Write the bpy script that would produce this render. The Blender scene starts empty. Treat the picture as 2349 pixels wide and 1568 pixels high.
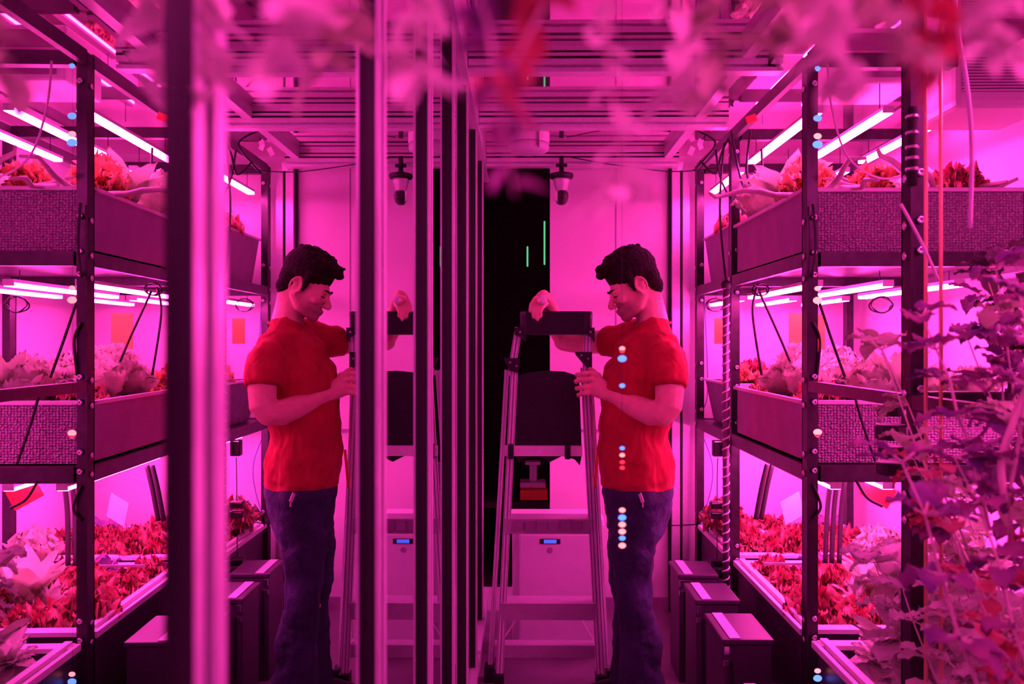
import bpy, bmesh, math, random
from mathutils import Vector, Matrix, noise
R = math.radians
F = 1820.0; VX, VY, H = 1193.0, 785.0, 1.40
col = bpy.context.scene.collection
scene = bpy.context.scene
rnd = random.Random(7)

def at(x, y, Y):
    """world point seen at photo pixel (x,y) at distance Y down the aisle"""
    return Vector(((x-VX)*Y/F, Y, H-(y-VY)*Y/F))

# ------------------------------------------------------------------ materials
MATS = {}
def mat(name, color, rough=.5, metal=0., var=.0, vscale=20., bump=0., bscale=40., spec=.5, trans=0., sub=0., emit=None, estr=0., coat=0.):
    if name in MATS: return MATS[name]
    m = bpy.data.materials.new(name); m.use_nodes = True
    nt = m.node_tree; b = nt.nodes['Principled BSDF']
    b.inputs['Base Color'].default_value = (*color, 1)
    b.inputs['Roughness'].default_value = rough
    b.inputs['Metallic'].default_value = metal
    b.inputs['Specular IOR Level'].default_value = spec
    b.inputs['Transmission Weight'].default_value = trans
    b.inputs['Coat Weight'].default_value = coat
    if sub:
        b.inputs['Subsurface Weight'].default_value = sub
        b.inputs['Subsurface Radius'].default_value = (.02, .008, .005)
        b.inputs['Subsurface Scale'].default_value = .5
    if emit:
        b.inputs['Emission Color'].default_value = (*emit, 1); b.inputs['Emission Strength'].default_value = estr
    tc = nt.nodes.new('ShaderNodeTexCoord')
    if var:
        n = nt.nodes.new('ShaderNodeTexNoise'); n.inputs['Scale'].default_value = vscale; n.inputs['Detail'].default_value = 5
        nt.links.new(tc.outputs['Object'], n.inputs['Vector'])
        r = nt.nodes.new('ShaderNodeValToRGB')
        r.color_ramp.elements[0].position = .3; r.color_ramp.elements[1].position = .72
        r.color_ramp.elements[0].color = (*[c*(1-var) for c in color], 1)
        r.color_ramp.elements[1].color = (*[min(1, c*(1+var*.6)) for c in color], 1)
        nt.links.new(n.outputs['Fac'], r.inputs['Fac']); nt.links.new(r.outputs['Color'], b.inputs['Base Color'])
    if bump:
        n2 = nt.nodes.new('ShaderNodeTexNoise'); n2.inputs['Scale'].default_value = bscale; n2.inputs['Detail'].default_value = 4
        nt.links.new(tc.outputs['Object'], n2.inputs['Vector'])
        bp = nt.nodes.new('ShaderNodeBump'); bp.inputs['Strength'].default_value = bump; bp.inputs['Distance'].default_value = .01
        nt.links.new(n2.outputs['Fac'], bp.inputs['Height']); nt.links.new(bp.outputs['Normal'], b.inputs['Normal'])
    MATS[name] = m
    return m

M_wall = mat('wall_panel', (.80, .74, .78), .45, var=.08, vscale=2.5)
M_wallside = mat('wall_side_panel', (.80, .76, .80), .6, var=.06, vscale=2)
M_floor = mat('floor_vinyl', (.16, .13, .16), .35, var=.25, vscale=5)
M_alu = mat('brushed_aluminium', (.80, .76, .82), .32, .3, var=.1, vscale=60)
M_alu2 = mat('ladder_aluminium', (.90, .86, .90), .3, .0, var=.08, vscale=50)
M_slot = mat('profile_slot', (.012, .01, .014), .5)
M_steel = mat('dark_rack_steel', (.055, .04, .055), .35, .6, var=.3, vscale=30)
M_rail = mat('painted_rack_rail', (.13, .09, .13), .38, .5, var=.2, vscale=18)
M_screw = mat('screw_zinc', (.8, .8, .85), .22, 1.)
M_black = mat('black_plastic', (.012, .011, .014), .38, var=.3)
M_blackm = mat('black_rubber', (.02, .018, .02), .7)
M_white = mat('white_plastic', (.82, .8, .82), .35)
M_app = mat('appliance_white', (.66, .62, .68), .4, var=.04)
M_bin = mat('bin_plastic', (.34, .22, .34), .5, var=.18, vscale=9)
M_binrim = mat('bin_rim', (.85, .8, .84), .4)
M_pot = mat('pot_plastic', (.20, .15, .22), .5, var=.25, vscale=20, bump=.3, bscale=90)
M_tray = mat('tray_white', (.88, .85, .88), .45)
M_soil = mat('dark_soil', (.05, .025, .03), .95, bump=1., bscale=60, var=.5)
M_cable = mat('black_cable', (.012, .010, .014), .45)
M_cablew = mat('white_cable', (.8, .76, .8), .5)
M_brass = mat('brass_tube', (.80, .62, .30), .3, .6)
M_orange = mat('orange_card', (.95, .30, .06), .6, var=.12, vscale=6)
M_red = mat('red_plastic', (.80, .04, .04), .4)
M_skin = mat('skin', (.84, .46, .36), .45, var=.10, vscale=35, sub=.10, bump=.05, bscale=150)
M_hair = mat('dark_brown_hair', (.020, .009, .007), .7, var=.6, vscale=120, spec=.2, bump=1., bscale=170)
M_denim = mat('denim', (.022, .026, .072), .8, var=.6, vscale=7, bump=.4, bscale=60)
M_boxd = mat('dark_canister', (.055, .035, .065), .42, var=.2, vscale=8)
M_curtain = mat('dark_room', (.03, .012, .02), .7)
M_label = mat('paper_label', (.7, .62, .6), .6)

def shirt_mat():
    m = mat('red_cotton', (.44, .010, .028), .85, var=.12, vscale=12)
    nt = m.node_tree; b = nt.nodes['Principled BSDF']
    tc = nt.nodes.new('ShaderNodeTexCoord'); mp = nt.nodes.new('ShaderNodeMapping')
    mp.inputs['Scale'].default_value = (9, 9, 3.2); mp.inputs['Rotation'].default_value = (.2, .5, 0)
    n = nt.nodes.new('ShaderNodeTexNoise'); n.inputs['Scale'].default_value = 1.2; n.inputs['Detail'].default_value = 2; n.inputs['Distortion'].default_value = .8
    bp = nt.nodes.new('ShaderNodeBump'); bp.inputs['Strength'].default_value = .75; bp.inputs['Distance'].default_value = .03
    nt.links.new(tc.outputs['Object'], mp.inputs['Vector']); nt.links.new(mp.outputs['Vector'], n.inputs['Vector'])
    nt.links.new(n.outputs['Fac'], bp.inputs['Height']); nt.links.new(bp.outputs['Normal'], b.inputs['Normal'])
    return m
M_shirt = shirt_mat()

def foil_mat():
    m = bpy.data.materials.new('bubble_foil'); m.use_nodes = True
    nt = m.node_tree; b = nt.nodes['Principled BSDF']
    b.inputs['Metallic'].default_value = .1; b.inputs['Roughness'].default_value = .25
    tc = nt.nodes.new('ShaderNodeTexCoord'); mp = nt.nodes.new('ShaderNodeMapping')
    mp.inputs['Scale'].default_value = (100, 1, 118)
    v = nt.nodes.new('ShaderNodeTexVoronoi'); v.inputs['Scale'].default_value = 1.; v.inputs['Randomness'].default_value = .38
    nt.links.new(tc.outputs['Object'], mp.inputs['Vector']); nt.links.new(mp.outputs['Vector'], v.inputs['Vector'])
    bp = nt.nodes.new('ShaderNodeBump'); bp.inputs['Strength'].default_value = 1.; bp.inputs['Distance'].default_value = .02; bp.invert = True
    nt.links.new(v.outputs['Distance'], bp.inputs['Height']); nt.links.new(bp.outputs['Normal'], b.inputs['Normal'])
    r = nt.nodes.new('ShaderNodeValToRGB')
    r.color_ramp.elements[0].position = .15; r.color_ramp.elements[0].color = (.95, .86, .93, 1)
    r.color_ramp.elements[1].position = .62; r.color_ramp.elements[1].color = (.42, .27, .40, 1)
    nt.links.new(v.outputs['Distance'], r.inputs['Fac']); nt.links.new(r.outputs['Color'], b.inputs['Base Color'])
    return m
M_foil = foil_mat()

def leaf_mat(name, c1, c2, scale=14., rough=.45):
    m = bpy.data.materials.new(name); m.use_nodes = True
    nt = m.node_tree; b = nt.nodes['Principled BSDF']; out = nt.nodes['Material Output']
    b.inputs['Roughness'].default_value = rough
    tc = nt.nodes.new('ShaderNodeTexCoord'); n = nt.nodes.new('ShaderNodeTexNoise'); n.inputs['Scale'].default_value = scale; n.inputs['Detail'].default_value = 6
    nt.links.new(tc.outputs['Object'], n.inputs['Vector'])
    r = nt.nodes.new('ShaderNodeValToRGB')
    r.color_ramp.elements[0].position = .36; r.color_ramp.elements[0].color = (*c1, 1)
    r.color_ramp.elements[1].position = .64; r.color_ramp.elements[1].color = (*c2, 1)
    nt.links.new(n.outputs['Fac'], r.inputs['Fac']); nt.links.new(r.outputs['Color'], b.inputs['Base Color'])
    n2 = nt.nodes.new('ShaderNodeTexNoise'); n2.inputs['Scale'].default_value = 90
    nt.links.new(tc.outputs['Object'], n2.inputs['Vector'])
    bp = nt.nodes.new('ShaderNodeBump'); bp.inputs['Strength'].default_value = .6; bp.inputs['Distance'].default_value = .006
    nt.links.new(n2.outputs['Fac'], bp.inputs['Height']); nt.links.new(bp.outputs['Normal'], b.inputs['Normal'])
    t = nt.nodes.new('ShaderNodeBsdfTranslucent'); nt.links.new(r.outputs['Color'], t.inputs['Color'])
    mx = nt.nodes.new('ShaderNodeMixShader'); mx.inputs[0].default_value = .3
    nt.links.new(b.outputs[0], mx.inputs[1]); nt.links.new(t.outputs[0], mx.inputs[2]); nt.links.new(mx.outputs[0], out.inputs[0])
    return m
M_lred = leaf_mat('red_lettuce_leaf', (.42, .04, .07), (.80, .36, .32))
M_lpur = leaf_mat('purple_leaf', (.20, .10, .30), (.45, .20, .35))
M_lgreen = leaf_mat('green_leaf', (.42, .55, .30), (.66, .75, .52), 9)
M_lpale = leaf_mat('pale_savoy_leaf', (.62, .70, .48), (.88, .88, .66), 12)
M_lbright = leaf_mat('pale_glossy_leaf', (.70, .80, .62), (.92, .95, .86), 8, .35)
M_lorange = leaf_mat('golden_leaf', (.80, .32, .14), (.95, .60, .30), 10)
M_ldark = leaf_mat('dark_leaf', (.10, .08, .10), (.22, .18, .14), 10)
M_stem = mat('pale_stem', (.78, .70, .62), .5, var=.2, vscale=30)

def emis(name, c, s):
    m = bpy.data.materials.new(name); m.use_nodes = True
    nt = m.node_tree; nt.nodes.remove(nt.nodes['Principled BSDF'])
    e = nt.nodes.new('ShaderNodeEmission'); e.inputs[0].default_value = (*c, 1); e.inputs[1].default_value = s
    nt.links.new(e.outputs[0], nt.nodes['Material Output'].inputs[0]); return m
LC = (1., .05, .52)
M_led = emis('grow_tube_light', (1., .044, .46), 72)
M_ledblue = emis('blue_led_reflection', (.08, .16, 1.), 3.0)  # these three glows imitate LEDs reflected in glass
M_ledred = emis('red_led_reflection', (1., .02, .06), 2.0)
M_ledwarm = emis('pink_led_reflection', (1., .16, .20), 3.2)
M_green = emis('green_led_reflection', (.12, .62, .30), .9)  # glow imitating LED reflections on the dark door glass
M_lcd = emis('blue_display', (.08, .10, .8), 1.2)

def glass_mirror():
    m = bpy.data.materials.new('reflective_glass'); m.use_nodes = True
    nt = m.node_tree; nt.nodes.remove(nt.nodes['Principled BSDF'])
    g = nt.nodes.new('ShaderNodeBsdfGlossy'); g.inputs['Color'].default_value = (.80, .76, .82, 1); g.inputs['Roughness'].default_value = .004
    nt.links.new(g.outputs[0], nt.nodes['Material Output'].inputs[0]); return m
M_mirror = glass_mirror()
def ceiling_mat():
    m = mat('glossy_ceiling', (.88, .60, .78), .03, .88, var=.06, vscale=3)
    return m
M_ceil = ceiling_mat()
M_clear = mat('clear_glass', (1, .98, 1), .02, trans=1.)

# ------------------------------------------------------------------ mesh builder
class MB:
    def __init__(s): s.bm = bmesh.new()
    def box(s, a, b, rot=None, bev=0):
        a = Vector(a); b = Vector(b); c = (a+b)/2; d = b-a
        r = bmesh.ops.create_cube(s.bm, size=1.)
        vs = r['verts']
        M = Matrix.Translation(c) @ (rot.to_4x4() if rot else Matrix()) @ Matrix.Diagonal((*[abs(x) for x in d], 1))
        bmesh.ops.transform(s.bm, matrix=M, verts=vs)
        if bev:
            es = list({e for v in vs for e in v.link_edges})
            bmesh.ops.bevel(s.bm, geom=es, offset=bev, segments=2, affect='EDGES', profile=.6)
        return s
    def beam(s, p, q, w, d, up=(0, 0, 1), bev=0):
        """bar of section w x d from p to q"""
        p = Vector(p); q = Vector(q); z = (q-p); L = z.length; z.normalize()
        u = Vector(up); x = u.cross(z)
        if x.length < 1e-4: x = Vector((1, 0, 0))
        x.normalize(); y = z.cross(x)
        Rm = Matrix((x, y, z)).transposed()
        r = bmesh.ops.create_cube(s.bm, size=1.)
        M = Matrix.Translation((p+q)/2) @ Rm.to_4x4() @ Matrix.Diagonal((w, d, L, 1))
        bmesh.ops.transform(s.bm, matrix=M, verts=r['verts'])
        if bev:
            es = list({e for v in r['verts'] for e in v.link_edges})
            bmesh.ops.bevel(s.bm, geom=es, offset=bev, segments=2, affect='EDGES')
        return s
    def tube(s, pts, rad, seg=8, caps=True, flat=None, up=(0, 1, 0)):
        """loft of (elliptic) rings along pts; rad number / list / list of (a,b)"""
        pts = [Vector(p) for p in pts]; n = len(pts)
        if not isinstance(rad, (list, tuple)): rad = [rad]*n
        rings = []; prev = None
        for i, p in enumerate(pts):
            t = (pts[min(i+1, n-1)]-pts[max(i-1, 0)]).normalized()
            u = Vector(up) if prev is None else prev
            x = u-t*u.dot(t)
            if x.length < 1e-3: x = Vector((1, 0, 0))-t*t.x
            x.normalize(); prev = x; y = t.cross(x)
            ra, rb = rad[i] if isinstance(rad[i], (list, tuple)) else (rad[i], rad[i])
            rings.append([s.bm.verts.new(p+x*ra*math.cos(k*2*math.pi/seg)+y*rb*math.sin(k*2*math.pi/seg)) for k in range(seg)])
        for a, b in zip(rings, rings[1:]):
            for k in range(seg):
                s.bm.faces.new((a[k], a[(k+1) % seg], b[(k+1) % seg], b[k]))
        if caps:
            s.bm.faces.new(rings[0][::-1]); s.bm.faces.new(rings[-1])
        return s
    def capsule(s, pts, rad, seg=12, up=(0, 1, 0)):
        """tube with rounded ends"""
        pts = [Vector(p) for p in pts]
        if not isinstance(rad, (list, tuple)): rad = [rad]*len(pts)
        rr = [r if isinstance(r, (list, tuple)) else (r, r) for r in rad]
        t0 = (pts[0]-pts[1]).normalized(); t1 = (pts[-1]-pts[-2]).normalized()
        P, Q = [], []
        m0 = sum(rr[0])/2; m1 = sum(rr[-1])/2
        for a in (80, 55, 28): P.append(pts[0]+t0*m0*math.sin(R(a))*.95); Q.append((rr[0][0]*math.cos(R(a)), rr[0][1]*math.cos(R(a))))
        P += pts; Q += rr
        for a in (28, 55, 80): P.append(pts[-1]+t1*m1*math.sin(R(a))*.95); Q.append((rr[-1][0]*math.cos(R(a)), rr[-1][1]*math.cos(R(a))))
        return s.tube(P, Q, seg, True, up=up)
    def ell(s, c, r, rot=None, seg=20):
        q = bmesh.ops.create_uvsphere(s.bm, u_segments=seg, v_segments=max(8, seg*2//3), radius=1.)
        M = Matrix.Translation(Vector(c)) @ (rot.to_4x4() if rot else Matrix()) @ Matrix.Diagonal((*r, 1))
        bmesh.ops.transform(s.bm, matrix=M, verts=q['verts']); return s
    def lathe(s, c, prof, seg=24, axis='Z', rot=None):
        """prof list of (r,z)"""
        c = Vector(c); rings = []
        Rm = rot or Matrix.Identity(3)
        for r, z in prof:
            rings.append([s.bm.verts.new(c+Rm @ Vector((max(r, 1e-5)*math.cos(k*2*math.pi/seg), max(r, 1e-5)*math.sin(k*2*math.pi/seg), z))) for k in range(seg)])
        for a, b in zip(rings, rings[1:]):
            for k in range(seg): s.bm.faces.new((a[k], a[(k+1) % seg], b[(k+1) % seg], b[k]))
        s.bm.faces.new(rings[0][::-1]); s.bm.faces.new(rings[-1])
        return s
    def prism(s, poly, d):
        """extrude a 3D polygon by vector d"""
        d = Vector(d)
        a = [s.bm.verts.new(Vector(p)) for p in poly]; b = [s.bm.verts.new(Vector(p)+d) for p in poly]
        s.bm.faces.new(a); s.bm.faces.new(b[::-1])
        for i in range(len(a)): s.bm.faces.new((a[i], b[i], b[(i+1) % len(a)], a[(i+1) % len(a)]))
        return s
    def build(s, name, m, parent=None, smooth=False, loc=None):
        bmesh.ops.recalc_face_normals(s.bm, faces=s.bm.faces)
        me = bpy.data.meshes.new(name)
        off = Vector((0, 0, 0))
        if parent is not None:
            p = parent
            while p is not None: off += p.location; p = p.parent
        elif loc is not None: off = Vector(loc)
        bmesh.ops.translate(s.bm, vec=-off, verts=s.bm.verts)
        s.bm.to_mesh(me); s.bm.free()
        if smooth:
            for f in me.polygons: f.use_smooth = True
        o = bpy.data.objects.new(name, me); col.objects.link(o)
        if m: me.materials.append(m)
        if parent is not None: o.parent = parent
        elif loc is not None: o.location = loc
        return o

def tag(o, label=None, cat=None, group=None, kind=None):
    if label: o['label'] = label
    if cat: o['category'] = cat
    if group: o['group'] = group
    if kind: o['kind'] = kind
    return o
def thing(name, label, cat, loc=(0, 0, 0), group=None):
    o = bpy.data.objects.new(name, None); col.objects.link(o); o.location = loc; o.empty_display_size = .05
    return tag(o, label, cat, group)
def struct(o): o['kind'] = 'structure'; return o

YB = 4.15; CZ = 2.37; XW = 1.78; XM = -.182
# ------------------------------------------------------------------ shell
struct(MB().box((-.35, -1.2, -.05), (XW+.1, 5.6, 0)).build('floor', M_floor))
struct(MB().box((-.35, .0, CZ), (XW+.1, 5.6, CZ+.06)).build('ceiling', M_ceil))
struct(MB().box((XW, -1.2, 0), (XW+.08, YB, CZ)).build('wall_right', M_wallside))
wb = struct(MB().box((.157, YB, 0), (XW, YB+.05, CZ)).build('wall_back', M_wall))
b = MB(); b.box((.157, YB-.004, .93), (.80, YB, .945)); b.box((.50, YB-.003, 0), (.503, YB, CZ))
b.build('panel_joint', M_bin, wb)
# vertical aluminium profile framing the wall panel + upper frame
def profile(mb, slot, p, q, w, up=(0, 1, 0)):
    mb.beam(p, q, w, w, up)
t1 = MB(); t1.box((.785, YB-.05, 0), (.825, YB, 2.30)); t1.box((.84, YB-.05, 0), (.875, YB, 2.30))
o = struct(t1.build('trim_1', M_alu))
MB().box((.825, YB-.03, 0), (.84, YB, 2.30)).build('groove', M_slot, o)
MB().box((.772, YB-.02, 0), (.785, YB, 2.30)).build('seal', M_slot, o)
t2 = MB(); t2.box((-.17, YB-.012, .0), (.157, YB, .12))
struct(t2.build('baseboard_back', M_alu))
struct(MB().box((.157, YB-.015, 0), (.78, YB, .07)).build('baseboard_right', M_bin))
# dark doorway and the room behind
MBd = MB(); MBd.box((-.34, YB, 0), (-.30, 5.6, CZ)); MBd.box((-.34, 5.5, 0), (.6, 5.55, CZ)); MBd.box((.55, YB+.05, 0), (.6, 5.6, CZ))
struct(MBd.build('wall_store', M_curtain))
# cross beams on the ceiling
for i, Y in enumerate((1.92, 2.60, 3.28, 4.0)):
    x1 = .86 if i < 3 else .80
    b = MB(); b.box((-.17, Y, CZ-.05), (x1, Y+.012, CZ)); b.box((-.17, Y, CZ-.085), (x1, Y+.05, CZ-.072)); b.box((-.17, Y, CZ-.062), (x1, Y+.05, CZ-.05)); b.box((-.17, Y+.02, CZ-.072), (x1, Y+.05, CZ-.05)); b.box((-.17, Y+.012, CZ-.05), (x1, Y+.05, CZ))
    o = struct(b.build('trim_%d' % (i+2), M_alu))
    g = MB(); g.box((-.17, Y-.002, CZ-.022), (x1, Y+.001, CZ-.016)); g.box((-.17, Y-.002, CZ-.042), (x1, Y+.001, CZ-.034))
    g.build('groove', M_slot, o)
# long ceiling profile along the aisle
b = MB(); b.box((.725, .9, CZ-.045), (.765, YB, CZ)); struct(b.build('trim_6', M_alu))

# ------------------------------------------------------------------ glass partition (left)
mul = [.415, .958, 1.50, 2.04, 2.58, 3.12, 3.66]
edges = [-.25]+mul+[YB]
for i in range(len(edges)-1):
    y0, y1 = edges[i], edges[i+1]
    th = -.021 if i == 0 else -.003
    d = -.170 if i == 0 else XM
    b = MB()
    x0 = d+th*y0; x1 = d+th*y1
    z0, z1 = (.05, 2.32)
    b.prism([(x0, y0, z0), (x1, y1, z0), (x1, y1, z1), (x0, y0, z1)], (-.006, 0, 0))
    struct(tag(b.build('window_%d' % (i+1), M_mirror), 'tall reflective glass panel of the left partition'))
b = MB(); b.box((-.205, -.2, 0), (-.172, YB, .12)); b.box((-.172, -.2, .105), (-.163, YB, .12)); struct(b.build('baseboard_left', M_alu))
b = MB(); b.box((-.205, -.2, 2.235), (-.172, YB, CZ)); b.box((-.172, -.2, 2.235), (-.163, YB, 2.25)); struct(b.build('trim_7', M_alu))
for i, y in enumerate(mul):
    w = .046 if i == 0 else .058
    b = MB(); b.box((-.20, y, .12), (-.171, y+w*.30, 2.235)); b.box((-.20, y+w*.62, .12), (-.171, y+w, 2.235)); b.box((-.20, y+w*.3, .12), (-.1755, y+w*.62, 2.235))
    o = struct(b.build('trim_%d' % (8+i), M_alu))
    s_ = MB(); s_.box((-.20, y-.002, .12), (-.1712 if i == 0 else -.1755, y+.001, 2.235)); s_.box((-.177, y+w*.3+.001, .12), (-.1745, y+w*.62-.001, 2.235))  # seal strip; widened on the first mullion, its black imitating the shaded side
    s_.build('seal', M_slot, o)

# ------------------------------------------------------------------ rack
XR = .90; XB = 1.66
posts = [1.06, 1.86, 2.52, 3.41, 4.07]
rack = thing('steel_rack', 'dark steel rack with three planting levels along the right side of the aisle', 'rack', (1.28, 2.56, 0))
for Y in posts:
    for X in (XR, XB):
        b = MB()
        w = .046
        b.box((X, Y-w/2, 0), (X+.006, Y+w/2, 2.30)); b.box((X, Y+w/2-.006, 0), (X+w, Y+w/2, 2.30))
        b.box((X+.006, Y-w/2+.01, 0), (X+w-.008, Y+w/2-.006, 2.30))
        p = b.build('post', M_steel, rack)
        if X == XR:
            for z in (.985, 1.045, 1.60, 1.67, .52, .46, 2.2, 1.78, 1.28, 1.2):
                s_ = MB(); s_.lathe((X-.001, Y, z), [(.0, -.004), (.009, -.004), (.010, .0)], 12, rot=Matrix.Rotation(R(90), 3, 'Y')); s_.build('screw', M_screw, p, True)
                s_ = MB(); s_.lathe((X+.024, Y-w/2+.006, z+.012), [(.010, 0), (.009, .006), (.004, .008), (.004, .003)], 12, rot=Matrix.Rotation(R(90), 3, 'X')); s_.build('screw', M_screw, p, True)
def rail(p, q, w, d, m=None): MB().beam(p, q, w, d).build('rail', m or M_rail, rack)
def blen(y0, y1): return y0+.02, y1-.02
for y0, y1 in zip(posts, posts[1:]):
    a, c = blen(y0, y1)
    for X in (XR+.012, XB+.01):
        rail((X, a, 2.285), (X, c, 2.285), .022, .045)
        rail((X, a, .155), (X, c, .155), .022, .04)
        if y0 > 2.4:
            rail((X, a, 1.66), (X, c, 1.66), .022, .045)
            rail((X, a, .985), (X, c, .985), .022, .05)
        else:
            rail((X, a, 1.262), (X, c, 1.262), .022, .032)
for Y in posts:
    for z in ((.155, 2.285, 1.66, .985) if Y > 2.4 else (.155, 2.285, 1.262)):
        rail((XR+.045, Y, z), (XB, Y, z), .035, .045 if z != .985 else .05, M_steel)

# ------------------------------------------------------------------ bins, trays, pots
def make_bin(label, x0, x1, y0, y1, z0, z1, foil=True, group='planting bins on the rack'):
    t = thing('planting_bin', label, 'planting bin', ((x0+x1)/2, (y0+y1)/2, z0), group)
    th = .008
    b = MB()
    b.box((x0, y0, z0), (x0+th, y1, z1-.01)); b.box((x1-th, y0, z0), (x1, y1, z1-.01)); b.box((x0, y0, z0), (x1, y0+th, z1-.01)); b.box((x0, y1-th, z0), (x1, y1, z1-.01)); b.box((x0, y0, z0), (x1, y1, z0+th))
    b.build('body', M_bin, t)
    r = MB(); e = .012
    r.box((x0-e, y0-e, z1-.012), (x0+th, y1+e, z1)); r.box((x1-th, y0-e, z1-.012), (x1+e, y1+e, z1)); r.box((x0-e, y0-e, z1-.012), (x1+e, y0+th, z1)); r.box((x0-e, y1-th, z1-.012), (x1+e, y1+e, z1))
    r.build('rim', M_binrim, t)
    s_ = MB(); s_.box((x0+th, y0+th, z0+.02), (x1-th, y1-th, z1-.035)); s_.build('soil', M_soil, t)
    if foil:
        f = MB(); f.box((x0+.01, y0-.006, z0+.002), (x1-.01, y0-.001, z1-.014)); tag(f.build('foil_wrap', M_foil, t), 'silver bubble foil facing down the aisle')
    return t
make_bin('long pink-lit bin with bubble foil end on the top shelf', .915, 1.62, 2.56, 3.36, 1.684, 1.893)
make_bin('long bin with bubble foil end on the middle shelf', .915, 1.62, 2.56, 3.36, 1.012, 1.213)
def make_pot(label, c, w0, w1, d, h, m=None, rim=True):
    t = thing('square_pot', label, 'pot', c, 'dark square pots near the back wall')
    x, y, z = c; b = MB()
    lo = [(x-w0, y-d*.8, z), (x+w0, y-d*.8, z), (x+w0, y+d*.8, z), (x-w0, y+d*.8, z)]
    hi = [(x-w1, y-d, z+h), (x+w1, y-d, z+h), (x+w1, y+d, z+h), (x-w1, y+d, z+h)]
    L = [b.bm.verts.new(p) for p in lo]; U = [b.bm.verts.new(p) for p in hi]
    b.bm.faces.new(L)
    for i in range(4): b.bm.faces.new((L[i], L[(i+1) % 4], U[(i+1) % 4], U[i]))
    b.bm.faces.new(U)
    b.build('body', m or M_pot, t)
    r = MB()
    r.box((x-w1-.008, y-d-.008, z+h-.004), (x+w1+.008, y-d+.006, z+h+.006)); r.box((x-w1-.008, y+d-.006, z+h-.004), (x+w1+.008, y+d+.008, z+h+.006))
    r.box((x-w1-.008, y-d, z+h-.004), (x-w1+.006, y+d, z+h+.006)); r.box((x+w1-.006, y-d, z+h-.004), (x+w1+.008, y+d, z+h+.006))
    r.build('rim', M_binrim, t)
    s_ = MB(); s_.box((x-w1+.006, y-d+.006, z+h-.0), (x+w1-.006, y+d-.006, z+h+.003)); s_.build('soil', M_soil, t)
    return t
make_pot('tall grey-purple pot on the top shelf nearest the back wall', (1.10, 3.74, 1.684), .15, .17, .26, .23, M_bin)
make_pot('dark tapered pot on the middle shelf nearest the back wall', (1.09, 3.74, 1.012), .13, .16, .25, .20)
make_pot('dark tapered pot at the rear of the middle shelf', (1.46, 3.74, 1.012), .13, .16, .25, .20)
make_pot('grey pot at the rear of the top shelf by the back wall', (1.47, 3.74, 1.684), .15, .17, .26, .21, M_bin)

def make_tray(label, x0, x1, y0, y1, z0=.176, z1=.478):
    t = thing('grow_tray', label, 'grow tray', ((x0+x1)/2, (y0+y1)/2, z0), 'white rimmed trays on the lowest shelf')
    b = MB(); th = .01
    b.box((x0, y0, z0), (x0+th, y1, z1-.02)); b.box((x1-th, y0, z0), (x1, y1, z1-.02)); b.box((x0, y0, z0), (x1, y0+th, z1-.02)); b.box((x0, y1-th, z0), (x1, y1, z1-.02)); b.box((x0, y0, z0), (x1, y1, z0+.01))
    b.build('body', M_boxd, t)
    r = MB()
    for (a0, a1, h0, h1) in ((-.018, -.004, 0, -.014), (.008, .03, .008, -.006)):
        r.box((x0+a0, y0-.01, z1+h1), (x0+a1, y1+.01, z1+h0)); r.box((x1-a1, y0-.01, z1+h1), (x1-a0, y1+.01, z1+h0))
    r.box((x0-.018, y0-.01, z1-.02), (x0+.03, y1+.01, z1-.013)); r.box((x1-.03, y0-.01, z1-.02), (x1+.018, y1+.01, z1-.013))
    r.box((x0, y0-.015, z1-.014), (x1, y0+.03, z1)); r.box((x0, y1-.03, z1-.014), (x1, y1+.015, z1))
    r.build('rim', M_tray, t)
    f = MB(); f.box((x0+.01, y0+.01, z1-.06), (x1-.01, y1-.01, z1-.05)); f.build('cover_sheet', M_tray, t)
    return t
make_tray('white rimmed grow tray full of red lettuce under the middle shelf', .918, 1.62, 2.57, 3.35)
make_tray('white rimmed grow tray in the near bay beneath the leafy plants', .918, 1.62, 1.93, 2.45)
make_tray('grow tray on the lowest shelf beside the back wall', .918, 1.62, 3.46, 4.02)
make_tray('nearest grow tray, half hidden by blurred foliage', .918, 1.62, 1.12, 1.78)

# ------------------------------------------------------------------ grow lights
def grow_light(label, x, y0, y1, z, ceil):
    t = thing('grow_light', label, 'grow light', (x, (y0+y1)/2, z), 'long pink LED grow lights')
    b = MB(); b.box((x-.016, y0, z+.006), (x+.016, y1, z+.018)); b.box((x-.018, y0-.004, z-.004), (x+.018, y0, z+.018)); b.box((x-.018, y1, z-.004), (x+.018, y1+.004, z+.018))
    b.build('housing', M_alu, t)
    b = MB(); b.box((x-.016, y0, z-.006), (x+.016, y1, z+.007)); b.build('diode_strip', M_led, t)
    for y in (y0+.06, y1-.06): w = MB(); w.tube([(x, y, z+.018), (x, y, ceil)], .0015, 5); w.build('hanger', M_cable, t)
rows = [(.97, 'aisle edge'), (1.20, 'middle'), (1.43, 'far side')]
lv = [(2.15, 2.262, 'top level'), (1.585, 1.637, 'middle level'), (.925, .960, 'lowest level')]
bays = [(2.60, 3.33, 'centre bay'), (3.50, 4.0, 'bay by the back wall')]
for z, c, ln in lv:
    for y0, y1, bn in bays:
        for x, rn in rows:
            grow_light('pink grow light at the %s, %s, %s' % (ln, rn, bn), x+(.06 if z < 1 and x < 1 else 0), y0, y1, z, c)
for x, rn in rows[2:]:
    grow_light('pink LED grow light in the near bay, %s of the rack' % rn, x, 1.95, 2.42, 1.20, 1.246)
for x, rn in ((1.28, 'middle'), (1.48, 'far side')):
    grow_light('pink LED grow light high over the near bay, %s' % rn, x, 1.15, 1.72, 2.1, 2.262)
    grow_light('pink LED grow light in the nearest bay, %s' % rn, x, 1.12, 1.70, 1.18, 1.246)
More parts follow.
